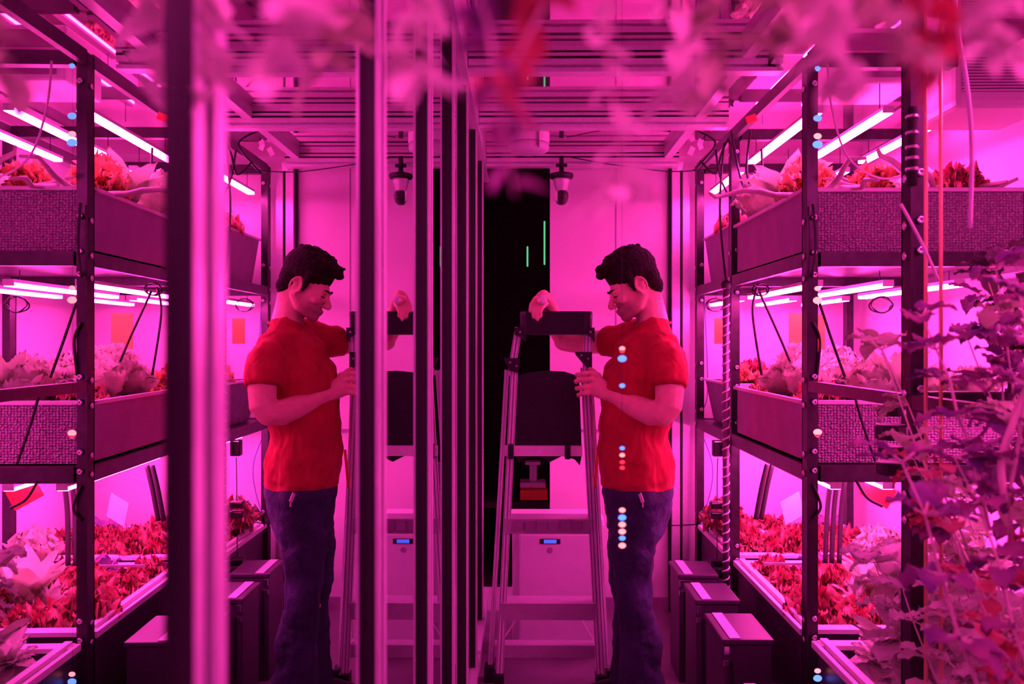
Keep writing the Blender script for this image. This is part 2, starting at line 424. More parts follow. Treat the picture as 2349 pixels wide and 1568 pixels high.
# thin boards above the lamps (shelf undersides)
for (y0, y1) in ((2.56, 3.37), (3.46, 4.03)):
    for z in (1.676, 1.004):
        b = MB(); b.box((.93, y0, z-.004), (1.65, y1, z+.003)); b.build('shelf_board', M_rail, rack)

# ------------------------------------------------------------------ plants
def leaf_geo(bm, base, dirv, up, L, W, curl=.5, ruffle=.0, n=9, m=5, tip=1., fold=.15, seed=0):
    """one leaf blade as a curved, crinkled grid"""
    d = Vector(dirv).normalized(); u = Vector(up); s = d.cross(u)
    if s.length < 1e-3: s = d.cross(Vector((1, .2, 0)))
    s.normalize(); u = s.cross(d)
    grid = []; p = Vector(base); ang = 0
    for i in range(n+1):
        t = i/n
        wv = W*math.sin(math.pi*min(1, (.08+.92*t)**.75))**.8 if tip >= 1 else W*(.22+.78*min(1, t*1.5))*(1 if t < .8 else 1-.9*(t-.8)/.2*.5)
        row = []
        dd = d*math.cos(ang)-u*math.sin(ang); uu = u*math.cos(ang)+d*math.sin(ang)
        for j in range(-m, m+1):
            q = j/m
            off = uu*(fold*wv*abs(q)**1.3)
            if ruffle:
                e = abs(q)**1.4+(.8*max(0, t-.7)/.3 if tip < 1 else 0)
                off += uu*ruffle*W*(math.sin(j*1.9+i*2.6+seed)*.6+math.sin(i*1.35+seed*1.7+j*.4)*.5)*e+dd*ruffle*.5*W*math.sin(j*2.4+seed*2)*e
                off += uu*ruffle*.12*W*math.sin(i*3.7+j*2.9+seed)
            row.append(bm.verts.new(p+s*wv*q*(1+(.25*ruffle*math.sin(i*2.2+seed+j) if abs(j) == m else 0))+off))
        grid.append(row)
        p = p+dd*L/n; ang += curl/n
    for a, b in zip(grid, grid[1:]):
        for k in range(2*m): bm.faces.new((a[k], a[k+1], b[k+1], b[k]))

def rosette(r, h, n, ruffle, seed, tip=.5, curl=1.0, W=.5):
    rn = random.Random(seed); b = MB()
    for k in range(n):
        f = k/n; a = k*2.4+rn.uniform(-.2, .2)
        el = R(15+65*f+rn.uniform(-8, 8))
        d = Vector((math.cos(a)*math.cos(el), math.sin(a)*math.cos(el), math.sin(el)))
        L = r*(1.05-.35*f)*rn.uniform(.85, 1.1)
        leaf_geo(b.bm, Vector((0, 0, .01)), d, (0, 0, 1), L if el < 1 else h*rn.uniform(.8, 1), r*W*rn.uniform(.8, 1.1), curl*(.9-.5*f), ruffle, 10, 6, tip, .15, seed+k)
    return b
def cabbage(r, seed, open_=.5):
    rn = random.Random(seed); b = MB()
    b.ell((0, 0, r*.75), (r*.55, r*.55, r*.66), seg=14)
    for k in range(15):
        a = k*2.4; f = k/15; el = R(20+55*f)
        d = Vector((math.cos(a)*math.cos(el), math.sin(a)*math.cos(el), math.sin(el)))
        leaf_geo(b.bm, Vector((math.cos(a)*r*.15, math.sin(a)*r*.15, r*.05+f*r*.2)), d, (0, 0, 1), r*1.45*rn.uniform(.85, 1.1), r*.78, -2.0*(1-open_)+.3, .22, 10, 6, .5, .35, seed+k)
    return b
def upright(h, seed, n=11):
    rn = random.Random(seed); b = MB()
    for k in range(n):
        a = k*2.4; f = k/n; el = R(58+25*f+rn.uniform(-6, 6))
        d = Vector((math.cos(a)*math.cos(el), math.sin(a)*math.cos(el), math.sin(el)))
        leaf_geo(b.bm, Vector((0, 0, 0)), d, (0, 0, 1), h*rn.uniform(.8, 1.15), h*.2, .9*rn.uniform(.3, 1.3), .12, 9, 3, 1., .3, seed+k)
    return b
def vine_clump(r, seed):
    """tangle of thick pale stems with a few leaves"""
    rn = random.Random(seed); b = MB()
    for k in range(6):
        a = rn.uniform(0, 6.28); p = Vector((rn.uniform(-.3, .3)*r, rn.uniform(-.3, .3)*r, .01)); pts = [p.copy()]
        for q in range(7):
            a += rn.uniform(-.7, .7); p = p+Vector((math.cos(a)*r*.3, math.sin(a)*r*.3, rn.uniform(-.25, .45)*r*.3)); p.z = max(.005, p.z); pts.append(p.copy())
        b.tube(pts, [.009]*4+[.008, .007, .006, .004], 7)
    return b
def leafy(h, seed, n=14, L=.07, W=.028):
    rn = random.Random(seed); b = MB(); st = MB()
    for sidx in range(6):
        p = Vector((rn.uniform(-.05, .05), rn.uniform(-.05, .05), 0)); a = rn.uniform(0, 6.28)
        pts = [p.copy()]
        for q in range(6):
            p = p+Vector((math.cos(a)*h*.06, math.sin(a)*h*.06, h/6*rn.uniform(.8, 1.1))); a += rn.uniform(-.6, .6); pts.append(p.copy())
            for w in range(4):
                aa = rn.uniform(0, 6.28); el = rn.uniform(-.2, .7)
                d = Vector((math.cos(aa)*math.cos(el), math.sin(aa)*math.cos(el), math.sin(el)))
                leaf_geo(b.bm, p+d*.015, d, (0, 0, 1), .62*L*rn.uniform(.6, 1.3), .68*W*rn.uniform(.8, 1.2), rn.uniform(.3, 1.4), .25, 8, 4, 1., .25, seed+q)
                st.tube([p, p+d*.02], .0016, 5)
        st.tube(pts, [.0035-.0004*i for i in range(7)], 6)
    return b, st

protos = {}
def proto(key, fn, m, smooth=True):
    b = fn(); me_o = b.build(key, m, None, smooth); me = me_o.data
    bpy.data.objects.remove(me_o); protos[key] = me; return me
for i in range(4): proto('lettuce%d' % i, lambda i=i: rosette(.088, .085, 30, .62, 11+i*7, .5, .9, .38), M_lred)
for i in range(2): proto('purple%d' % i, lambda i=i: rosette(.11, .10, 16, .22, 31+i*7, 1., 1.3, .34), M_lpur)
for i in range(2): proto('cab%d' % i, lambda i=i: cabbage(.085, 51+i*5, .45), M_lpale)
for i in range(2): proto('pak%d' % i, lambda i=i: upright(.20, 71+i*5), M_lgreen)
for i in range(2): proto('gold%d' % i, lambda i=i: rosette(.075, .09, 24, .55, 91+i*5, .5, .8, .34), M_lorange)
for i in range(3): proto('vine%d' % i, lambda i=i: vine_clump(.14, 111+i*5), M_stem)
for i in range(2): proto('mint%d' % i, lambda i=i: rosette(.085, .11, 26, .25, 131+i*5, 1., 1.5, .26), M_lbright)
proto('darkcab', lambda: cabbage(.08, 77, .25), M_ldark)
proto('dark_lettuce', lambda: rosette(.09, .09, 26, .6, 211, .5, .9, .36), M_ldark)
NAMES = {'lettuce': ('lettuce_head', 'ruffled red lettuce', 'lettuce'), 'purple': ('broad_leaf_plant', 'purple broad-leaved plant', 'plant'),
         'cab': ('cabbage', 'pale crinkled cabbage', 'cabbage'), 'pak': ('upright_leafy_plant', 'upright green leafy plant', 'plant'),
         'gold': ('golden_leaf_plant', 'orange-tinged leafy plant', 'plant'), 'vine': ('vine_tangle', 'tangle of thick pale stems', 'plant'),
         'mint': ('pale_leaf_plant', 'bright pale-leaved plant', 'plant'), 'darkcab': ('dark_cabbage', 'dark rounded cabbage', 'cabbage'), 'dark_lettuce': ('dark_lettuce', 'dark curly lettuce', 'lettuce')}
used = {}
def put(key, loc, sc=1., where='', tilt=0.):
    base = key.rstrip('0123456789'); nm, desc, cat = NAMES[base]
    o = bpy.data.objects.new(nm, protos[key]); col.objects.link(o)
    o.location = loc; o.rotation_euler = (rnd.uniform(-.15, .15)+tilt, rnd.uniform(-.15, .15), rnd.uniform(0, 6.28)); o.scale = (sc, sc, sc*rnd.uniform(.9, 1.15))
    lab = '%s %s' % (desc, where); used[lab] = used.get(lab, 0)+1
    tag(o, lab, cat, desc+'s '+where.split(',')[-1].strip() if where else None)
    return o
ORD = ['aisle edge', 'second from the aisle', 'third from the aisle', 'far side']
ROW = ['front row', 'second row', 'third row', 'back row']
def bed(x0, x1, y0, y1, z, nx, ny, keys, where, smin, smax, jit=.03, zj=.02):
    for j in range(ny):
        for i in range(nx):
            x = x0+(x1-x0)*(i+.5)/nx+rnd.uniform(-jit, jit); y = y0+(y1-y0)*(j+.5)/ny+rnd.uniform(-jit, jit)
            k = keys[(i*7+j*5+int(i*j)) % len(keys)] if not callable(keys) else keys(i, j)
            put(k, (x, y, z), rnd.uniform(smin, smax), '%s, %s, in the %s' % (ORD[i], ROW[j], where))
# top shelf, centre bay
g = [['vine0', 'gold0', 'vine1', 'lettuce1'], ['pak0', 'vine2', 'gold1', 'cab0'], ['cab1', 'gold0', 'mint0', 'vine0']]
bed(.93, 1.60, 2.60, 3.34, 1.885, 4, 3, lambda i, j: g[j][i], 'top bin', 1.0, 1.35, .02)
# middle shelf, centre bay
g2 = [['lettuce0', 'cab0', 'pak1', 'cab1'], ['cab1', 'darkcab', 'gold1', 'mint1'], ['cab0', 'lettuce2', 'cab1', 'lettuce0'], ['gold0', 'cab1', 'cab0', 'pak0']]
bed(.94, 1.60, 2.60, 3.36, 1.182, 4, 4, lambda i, j: g2[j][i], 'middle bin', .75, 1.05, .02)
put('gold1', (1.02, 2.80, 1.90), 1.5, 'standing tall at the near aisle corner of the top bin')
put('pak0', (1.24, 2.66, 1.18), .95, 'standing tallest at the foil end of the middle bin')
put('cab1', (1.05, 3.0, 1.24), .95, 'heaped on its neighbours in the middle bin')
# lowest tray centre bay
ks = ['lettuce0', 'lettuce1', 'purple0', 'lettuce2', 'purple1', 'lettuce3', 'mint0']
bed(.96, 1.60, 2.62, 3.34, .425, 4, 4, ks, 'centre bay lowest tray', .95, 1.35, .03)
put('pak1', (1.28, 2.85, .45), 1.25, 'rising above the lettuces of the centre bay lowest tray')
put('cab0', (1.40, 3.1, .50), 1.1, 'behind the tall leafy plant of the lowest tray')
# lowest tray back bay
bed(.98, 1.58, 3.50, 4.0, .425, 4, 3, ks, 'back bay lowest tray', 1., 1.4, .02)
put('lettuce2', (.93, 3.62, .56), 1.15, 'spilling toward the aisle beside the back wall'); put('dark_lettuce', (.96, 3.80, .50), 1.2, 'spilling low over the back tray edge')
# near bay tray: pale foliage
ks2 = ['mint0', 'mint1', 'lettuce1', 'mint0', 'purple0', 'pak0', 'mint1']
bed(1.02, 1.60, 1.90, 2.44, .43, 4, 4, ks2, 'near bay tray', 1., 1.4, .03)
bed(1.0, 1.6, 1.16, 1.70, .43, 4, 4, ks2, 'nearest tray', 1.0, 1.5, .03)
# pots back bay
put('lettuce0', (.98, 3.66, 1.90), .9, 'in the pot on the top shelf by the back wall'); put('dark_lettuce', (1.15, 3.72, 1.91), .9, 'in the same pot on the top shelf'); put('cab0', (1.05, 3.88, 1.90), .9, 'at the rear of the top shelf pot')
put('gold1', (1.0, 3.62, 1.21), 1., 'spilling from the dark pot on the middle shelf'); put('lettuce3', (1.08, 3.70, 1.22), .95, 'in the dark pot of the middle shelf'); put('mint0', (1.13, 3.83, 1.22), .9, 'behind the lettuce in the dark pot'); put('cab1', (1.45, 3.7, 1.21), 1.1, 'in the rear pot of the middle shelf')
put('lettuce1', (1.45, 3.72, 1.89), 1., 'in the rear pot of the top shelf')

def leafy_plant(label, loc, h, m, seed, L=.07, W=.028, nm='leafy_plant'):
    bl, st = leafy(h, seed, 14, L, W)
    t = thing(nm, label, 'plant', loc)
    for bb, n_, mm in ((bl, 'leaves', m), (st, 'stem', M_stem)):
        bmesh.ops.translate(bb.bm, vec=Vector(loc), verts=bb.bm.verts)
        bb.build(n_, mm, t, True)
    return t
FG = [('broad pale plant rising beside the near rack post', (1.06, 1.95, .45), .42, M_lbright, 1, .13, .05),
      ('pale leafy plant hanging over the near tray edge', (1.12, 2.15, .45), .36, M_lbright, 2, .11, .045),
      ('purple-pink leafy plant at the lower right of the near bay', (1.15, 2.1, .45), .32, M_lgreen, 3, .12, .05),
      ('tall bushy plant in the near bay behind the upright pipes', (1.25, 2.0, .46), .60, M_lgreen, 4, .12, .045),
      ('large blurred leafy plant at the right edge of the nearest tray', (1.12, 1.62, .45), .62, M_lpur, 5, .10, .04),
      ('dark bushy plant in the nearest tray, far right', (1.02, 1.50, .47), .75, M_lred, 6, .09, .035),
      ('bright leafy plant in the nearest tray, lower right', (.99, 1.62, .47), .45, M_lbright, 7, .10, .04),
      ('tall pink leafy plant climbing past the middle rail at right', (1.0, 1.50, .5), .95, M_lgreen, 8, .09, .035),
      ('purple climbing plant at the far right of the frame', (1.04, 1.52, .9), .55, M_lpur, 9, .10, .04)]
FG += [('dense purple-leaved plant behind the brass pipes', (1.12, 1.70, .95), .62, M_lpur, 30, .09, .036),
       ('dark leafy plant rising between the two foil-end bins', (1.2, 1.66, 1.05), .55, M_ldark, 31, .09, .036),
       ('dark climbing plant at the far right behind the blurred leaves', (1.10, 1.58, 1.0), .50, M_lred, 32, .09, .036),
('dark mass of blurred leaves close to the lens at the right edge', (.66, .98, .80), .48, M_lpur, 20, .075, .03),
       ('blurred dark bush close to the lens, lower right corner', (.72, 1.10, .45), .40, M_ldark, 21, .075, .03),
       ('blurred purple-red leaves just right of the near rack post', (.80, 1.28, .72), .50, M_lred, 22, .07, .028),
       ('blurred magenta leaves over the near middle rail', (.74, 1.14, 1.12), .34, M_lpur, 23, .07, .03),
       ('bright blurred leaves low in the right corner', (.76, 1.25, .35), .38, M_lbright, 24, .07, .03)]
for lab, loc, h, m, sd, L, W in FG: leafy_plant(lab, loc, h, m, sd, L, W)

# vines close to the lens, standing in for leaves reflected in front glass
def hanging(label, pts, m, seed, L, W, nl):
    rn = random.Random(seed); t = thing('vine_reflection', label, 'vine', pts[0], 'added vines standing in for reflected leaves')
    st = MB(); st.tube(pts, .0006, 5); st.build('stem', M_stem, t, True)
    b = MB(); P = [Vector(p) for p in pts]
    for k in range(nl):
        f = .9+(k+.5)/nl*(len(P)-1.9); i = int(f); p = P[i].lerp(P[min(i+1, len(P)-1)], f-i)
        a = rn.uniform(0, 6.28); d = Vector((math.cos(a), math.sin(a)*.6, rn.uniform(-.9, .2)))
        leaf_geo(b.bm, p, d, (0, 0, 1), L*rn.uniform(.6, 1.25), W*rn.uniform(.7, 1.2), rn.uniform(.2, 1.1), .12, 6, 3, 1., .25, seed+k)
    b.build('leaves', m, t, True)
VN = [([(620, -60), (700, 20), (640, 90), (610, 190)], M_lbright, 'leftmost'), ([(790, -90), (780, 60), (720, 190)], M_lgreen, 'second from the left'),
      ([(930, -60), (960, 60), (925, 150), (1010, 220)], M_lbright, 'third from the left'), ([(1230, -60), (1250, 10), (1130, 240)], M_lred, 'above the dark doorway'),
      ([(1490, -80), (1570, 60), (1600, 170), (1520, 230)], M_lbright, 'over the pink wall panel'), ([(1680, -100), (1640, 40), (1620, 280)], M_lgreen, 'by the rack top'),
      ([(1900, -60), (1870, 80), (1930, 200)], M_lbright, 'over the upper grow lights'), ([(2000, -80), (2030, 60), (2110, 130)], M_lgreen, 'left of the upright pipes'),
      ([(2290, -60), (2230, 60), (2320, 130)], M_lbright, 'over the white ventilation unit'), ([(1400, -60), (1390, 140), (1430, 380), (1380, 470)], M_lbright, 'longest, with pale leaves above the man'),
      ([(1080, -60), (1120, 60), (1180, 450)], M_lpur, 'thin and sparse before the doorway'), ([(480, -60), (470, 40), (490, 240)], M_lbright, 'over the broad near post'),
      ([(1760, -60), (1800, 20), (1740, 130)], M_lgreen, 'over the rack beam'), ([(2130, -60), (2120, 40), (2160, 160)], M_lred, 'reddest, before the brass pipes')]
for i, (pts, m, w) in enumerate(VN):
    Y = .27+.025*((i*5) % 7)
    P = [at(x, y, Y) for x, y in pts]; P.insert(0, Vector((P[0].x, Y+.01, CZ)))
    hanging('blurred vine close to the camera, standing in for reflected leaves, %s' % w, P, m, i+1, 100*Y/F, 36*Y/F, 17)

# ------------------------------------------------------------------ cables, pipes, tags
def cable(label, pts, r=.003, m=None, name='cable', cat='cable', group=None):
    # catmull-rom
    P = [Vector(p) for p in pts]; Q = []
    for i in range(len(P)-1):
        p0 = P[max(i-1, 0)]; p1 = P[i]; p2 = P[i+1]; p3 = P[min(i+2, len(P)-1)]
        for k in range(6):
            t = k/6
            Q.append(.5*((2*p1)+(-p0+p2)*t+(2*p0-5*p1+4*p2-p3)*t*t+(-p0+3*p1-3*p2+p3)*t**3))
    Q.append(P[-1])
    o = MB().tube(Q, r, 8).build(name, m or M_cable, None, True)
    return tag(o, label, cat, group)
A = at
cable('thin black cable strung from the hanging lamp up to the back beam', [A(1305, 325, 4.0), A(1400, 305, 4.05), A(1535, 282, 4.09)], .002)
cable('thin black cable sagging from the hanging lamp to the rack', [A(1300, 360, 3.95), A(1400, 378, 3.95), A(1540, 395, 4.0), A(1650, 386, 3.9)], .0025)
cable('blue cable curving down the wall behind the rack', [A(1612, 640, 4.1), A(1622, 900, 4.1), A(1600, 960, 4.1), A(1632, 1060, 4.1), A(1628, 1130, 4.1), A(1605, 1200, 4.1)], .0025, mat('blue_cable', (.10, .10, .45), .5))
cable('black mains cable crossing low behind the man', [A(1530, 1205, 4.05), A(1600, 1202, 3.98), A(1680, 1190, 3.95)], .003)
for i, (pts, Y, w) in enumerate([([(1675, 300), (1700, 420), (1728, 475)], 3.3, 'beside the second rack post'), ([(1660, 330), (1650, 480), (1662, 630), (1668, 655)], 3.35, 'running down to the taped pole'),
        ([(1640, 345), (1655, 420), (1690, 480)], 3.4, 'slanting across the back bay'), ([(1605, 370), (1640, 400), (1655, 350), (1680, 300)], 3.45, 'looping under the rack top'),
        ([(1720, 300), (1712, 400), (1735, 470)], 3.2, 'hanging over the top bin'), ([(1745, 345), (1750, 400), (1770, 450)], 3.0, 'dropping into the top bin'), ([(1595, 300), (1640, 330), (1600, 385), (1590, 392)], 3.5, 'drooping at the beam end'),
        ([(1860, 640), (1868, 560), (1862, 470)], 2.48, 'tied along the centre rack post'), ([(1735, 660), (1725, 720), (1745, 860)], 3.0, 'reaching down into the middle bin'),
        ([(1740, 670), (1785, 770), (1810, 830)], 2.9, 'slanting over the cabbages'), ([(1872, 680), (1905, 780), (1935, 865)], 2.54, 'slanting down behind the foil-end bin'), ([(1862, 740), (1878, 780), (1872, 860)], 2.50, 'bowing beside the centre post'),
        ([(1955, 900), (1975, 970), (2005, 1060)], 2.5, 'hanging before the lower foil end'), ([(1960, 1100), (1985, 1140), (2020, 1160)], 2.5, 'looping over the lowest tray'), ([(1862, 1110), (1880, 1160), (1862, 1190)], 2.5, 'curling beside the post foot')]):
    cable('black cable %s' % w, [A(x, y, Y) for x, y in pts], .0045)
def loops(label, c, r, n, m=None):
    P = []
    for k in range(n*10+1):
        a = k*2*math.pi/10; P.append(Vector(c)+Vector((math.cos(a)*r*(1+.1*math.sin(k)), .01*math.sin(k*1.7)+k*.0006, math.sin(a)*r*.75)))
    cable(label, P, .0025)
loops('coil of black cable under the top shelf, centre bay', A(1745, 665, 3.0), .03, 3)
loops('coil of black cable under the top shelf by the foil bin', A(2020, 700, 2.62), .035, 2)
loops('black cable coil under the back bay shelf', A(1640, 700, 3.75), .04, 2)
for i, (x, w) in enumerate(((1740, 'left'), (1752, 'right'))):
    cable('stout black hose rising from the lettuces, %s of the pair' % w, [A(x+18, 1065, 3.2), A(x+5, 1120, 3.2), A(x-8, 1190, 3.2)], .010, M_blackm, 'hose', 'hose')
for i, x in enumerate((1890, 1905, 1922)):
    cable('dark slanting hose in the centre tray, %s' % ('leftmost', 'middle', 'rightmost')[i], [A(x+14, 1090, 2.9), A(x+5, 1170, 2.9), A(x, 1290, 2.85)], .009, M_blackm, 'hose', 'hose')
# spiral-wrapped pole
t = thing('wrapped_pole', 'slim metal pole spirally wrapped with silver tape beside the second rack post', 'pole', Vector((A(1664, 1310, 3.30).x, 3.30, 0)))
b = MB(); p0 = A(1664, 1345, 3.30); p0.z = 0; p1 = A(1664, 655, 3.30); b.tube([p0, p1], .013, 14); b.build('pipe', M_rail, t, True)
b = MB(); n = 42*10; P = []
for k in range(n):
    a = k*2*math.pi/10; f = k/n; P.append(Vector((p0.x+.0135*math.cos(a), p0.y+.0135*math.sin(a), p0.z+(p1.z-p0.z)*f)))
b.tube(P, .0035, 6); b.build('tape', M_alu, t, True)
b = MB(); b.ell(p1, (.02, .02, .022)); b.build('cap', M_blackm, t, True)
# brass pipes and posts near right
for x, y0, y1, w in ((2119, -60, 560, 'left'), (2153, -60, 620, 'right')):
    cable('slim brass-coloured upright pipe, %s of the pair at the upper right' % w, [Vector((A(x, 0, 1.7).x, 1.7, CZ)), A(x, (y0+y1)/2, 1.7), Vector((A(x, 0, 1.7).x, 1.7, .47))], .0042, M_brass, 'pipe', 'pipe')
cable('white cable hanging in front of the ventilation unit', [A(2184, -60, 1.5), A(2190, 60, 1.5), A(2212, 200, 1.5), A(2223, 340, 1.5), A(2219, 525, 1.5)], .0042, M_cablew)
cable('pale cable drooping across the top bin', [A(1895, 150, 2.2), A(1905, 250, 2.2), A(1940, 360, 2.2), A(2010, 410, 2.25), A(2080, 405, 2.3)], .003, M_cablew)
cable('pale cable slanting down past the foil bin', [A(2062, 470, 1.6), A(2110, 560, 1.6), A(2148, 645, 1.6)], .003, M_cablew)
cable('pale stem arching at the lower right foreground', [A(2349, 890, 1.1), A(2320, 960, 1.1), A(2290, 1060, 1.1), A(2300, 1150, 1.1)], .005, M_stem, 'stalk', 'stalk')

# cards
def card(label, c, w, h, m, rot=(0, 0, 0), cat='card', nm='sticky_card'):
    b = MB(); Rm = Matrix.Rotation(rot[2], 3, 'Z') @ Matrix.Rotation(rot[1], 3, 'Y') @ Matrix.Rotation(rot[0], 3, 'X')
    b.box(Vector(c)-Vector((w/2, .0008, h/2)), Vector(c)+Vector((w/2, .0008, h/2)), Rm)
    return tag(b.build(nm, m), label, cat)
card('orange sticky card hanging at the back of the middle bin', A(1832, 760, 3.32), .09, .15, M_orange)
card('small orange card hanging behind the middle bin by the back wall', A(1652, 760, 3.75), .06, .12, M_orange)
card('red sticky card hanging over the lowest tray', A(2010, 1128, 2.75), .11, .07, M_red, (0, .5, 0))
card('orange card upright behind the tall plant of the middle bin', A(1880, 762, 2.95), .03, .13, M_orange)
card('white folded card standing among the lowest lettuces', A(1815, 1165, 2.9), .10, .09, M_white, (0, -.3, .5))
card('white sheet lying over the centre lettuces', A(1800, 1292, 2.85), .16, .02, M_white, (.9, 0, 0))
for i, (x, y, Y, m, r, w) in enumerate([(1585, 348, 3.9, M_white, .4, 'pale tag at the beam end'), (1605, 335, 3.9, M_white, -.5, 'second pale tag at the beam end'), (1560, 382, 4.05, M_white, .1, 'tiny white tag on the wall frame'),
        (1640, 265, 3.3, M_red, .7, 'red ribbon on the rack top'), (1712, 150, 2.9, M_red, .3, 'red ribbon hanging from the ceiling profile'), (1785, 95, 2.6, M_red, .8, 'large red ribbon by the ceiling'),
        (1633, 290, 3.4, M_red, -.4, 'small red clip under the rack top'), (1722, 275, 3.0, M_red, 1.2, 'red clip on the rack top rail'), (1770, 140, 2.6, M_black, 0., 'black clamp on the ceiling profile')]):
    s = .05 if i in (4, 5) else .028
    card(w, A(x, y, Y), s, s*1.5, m, (.2, r, .3), 'tag', 'tag')

# black power plugs and adaptors by the back bay
for i, (x, y, w, h, lab) in enumerate([(1645, 1028, .045, .07, 'black power adaptor hanging under the middle shelf'), (1643, 1158, .06, .03, 'black plug above the curly lettuce'), (1643, 1180, .06, .03, 'second black plug, above the curly lettuce'),
        (1643, 1290, .06, .03, 'black plug low beside the taped pole'), (1643, 1316, .06, .03, 'lowest black plug beside the taped pole')]):
    c = A(x, y, 3.5); t = thing('power_plug', lab, 'plug', c)
    b = MB(); b.box(c-Vector((w/2, .02, h/2)), c+Vector((w/2, .02, h/2)), bev=.006); b.build('body', M_black, t)
    b = MB(); b.box(c+Vector((-w/2+.004, -.0215, h/2-.006)), c+Vector((w/2-.004, -.0195, h/2-.002))); b.build('edge', M_screw, t)
cable('thin black cable linking the hanging power adaptor and plugs', [A(1645, 1050, 3.5), A(1644, 1100, 3.5), A(1644, 1200, 3.52), A(1644, 1330, 3.52)], .002)

# ventilation unit at top right
t = thing('ventilation_unit', 'white louvred ventilation unit at the upper right', 'ventilation unit', A(2280, 240, 2.5))
c0 = A(2185, 248, 2.5); c1 = A(2420, 100, 2.5)
b = MB(); b.box((c0.x, 2.5, c0.z), (c1.x, 2.8, c1.z-.01), bev=.02); b.build('casing', M_white, t)
b = MB()
g0 = A(2200, 212, 2.5); g1 = A(2400, 136, 2.5)
for k in range(12):
    z = g0.z+(g1.z-g0.z)*k/11; b.box((g0.x, 2.492, z-.0016), (g1.x, 2.503, z+.0016))
b.build('louvre', M_tray, t)
b = MB(); b.box((g0.x, 2.4985, g0.z-.004), (g1.x, 2.4995, g1.z+.004)); b.build('opening', M_bin, t)
# white control boxes above the rack
t = thing('driver_box', 'pale driver box above the top bin, right of the centre post', 'driver box', A(1975, 165, 2.7))
b = MB(); p = A(1915, 195, 2.7); q = A(2110, 130, 2.7); b.box((p.x, 2.7, p.z), (q.x, 2.95, q.z), bev=.008); b.build('casing', M_white, t)
b = MB(); b.box((p.x+.03, 2.695, p.z+.02), (q.x-.03, 2.7, q.z-.02)); b.build('panel', M_bin, t)

# electrical reels and dark fittings near post four
t = thing('pump_stack', 'stack of dark round fittings clipped to the near rack post', 'fittings', A(2085, 1060, 1.74))
for y0, y1, r in ((930, 955, .03), (975, 1010, .034), (1025, 1050, .028), (1062, 1090, .034)):
    b = MB(); z0 = A(0, y1, 1.74).z; z1 = A(0, y0, 1.74).z; b.lathe((A(2050, 0, 1.74).x, 1.76, z0), [(r*.9, 0), (r, .003), (r, z1-z0-.003), (r*.9, z1-z0)], 20); b.build('ring', M_black, t)
# pump tubes with silver rings
t = thing('ribbed_pipe', 'ribbed silver-ringed pipe beside the near rack post', 'pipe', A(2090, 300, 1.75))
b = MB(); b.tube([A(2088, 430, 1.75), A(2088, 250, 1.75)], .011, 14); b.build('pipe', M_blackm, t, True)
b = MB()
for y in (275, 312, 345, 370, 395): z = A(0, y, 1.75).z; b.lathe((A(2088, 0, 1.75).x, 1.75, z), [(.013, 0), (.014, .002), (.014, .005), (.013, .007)], 16)
b.build('ring', M_screw, t)

# ------------------------------------------------------------------ LED reflections, imitated by added strings of glowing dots
def led_reflection(label, X, Y, zt, zb, dots):
    t = thing('led_reflection', label, 'LED reflection', (X, Y, zb))
    b = MB(); b.tube([(X, Y+.003, zt), (X, Y+.003, zb)], .0003, 5); b.build('wire', M_cable, t)
    for y, kind, s in dots:
        z = H-(y-VY)*Y/F; b = MB(); r = .0042*s*Y/1.23
        b.ell((X, Y, z), (r*1.35, r*.6, r), seg=12)
        tag(b.build('glint', {'b': M_ledblue, 'r': M_ledred, 'w': M_ledwarm}[kind], t, True), {'b': 'blue diode', 'r': 'red diode', 'w': 'pale pink diode'}[kind])
led_reflection('reflected red and blue LEDs, imitated by an added string in front of the man', .175, 1.36, 1.43, .98, [])
bpy.data.objects.remove(bpy.data.objects['wire']); bpy.data.objects.remove(bpy.data.objects['led_reflection'])
X1 = (1427-VX)*1.36/F
led_reflection('reflected red and blue LEDs, imitated by an added string in front of the man', X1, 1.36, CZ, A(0, 1262, 1.36).z,
           [(800, 'w', .8), (806, 'r', .7), (823, 'b', 1.2), (885, 'b', .8), (1028, 'b', .7), (1044, 'w', .75), (1060, 'r', .7), (1073, 'r', .7), (1170, 'w', .9), (1187, 'b', 1.1), (1203, 'w', 1), (1219, 'w', 1), (1234, 'b', .9), (1251, 'w', 1)])
X2 = (1873-VX)*2.40/F
led_reflection('reflected red and blue LEDs, imitated by an added string beside the centre rack post', X2, 2.40, 2.26, A(0, 1560, 2.4).z,
           [(160, 'b', .8), (163, 'b', .6), (274, 'b', 1.2), (315, 'w', 1.1), (334, 'b', 1.4), (663, 'w', .9), (690, 'w', 1.3), (991, 'w', 1.2), (997, 'r', .9), (1000, 'b', .5), (1536, 'w', .9), (1553, 'b', 1.2)])

# ------------------------------------------------------------------ ceiling fittings
c = Vector((A(1212, 0, 3.72).x, 3.72, CZ))
t = thing('ceiling_lamp', 'round white drum lamp under the ceiling by the back beam', 'ceiling lamp', c)
b = MB(); b.lathe(c+Vector((0, 0, -.042)), [(.095, 0), (.099, .006), (.099, .042)], 40); b.build('base', M_white, t)
b = MB(); b.lathe(c+Vector((0, 0, -.085)), [(.04, 0), (.075, .002), (.092, .010), (.097, .020), (.097, .040)], 40); b.build('cover', M_app, t, True)
b = MB(); b.box(c+Vector((.045, -.099, -.08)), c+Vector((.049, -.085, -.005))); b.build('clip', M_bin, t)
c = A(1288, 405, 3.95)
t = thing('hanging_bulb_lamp', 'dark hanging lamp fitting with a clear bulb in front of the back panel', 'lamp', c+Vector((0, 0, -.14)))
b = MB(); b.lathe(c+Vector((0, 0, .0)), [(.03, -.018), (.055, -.012), (.060, 0), (.058, .010), (.035, .016), (.012, .024), (.012, .05)], 28); b.build('flange', M_black, t, True)
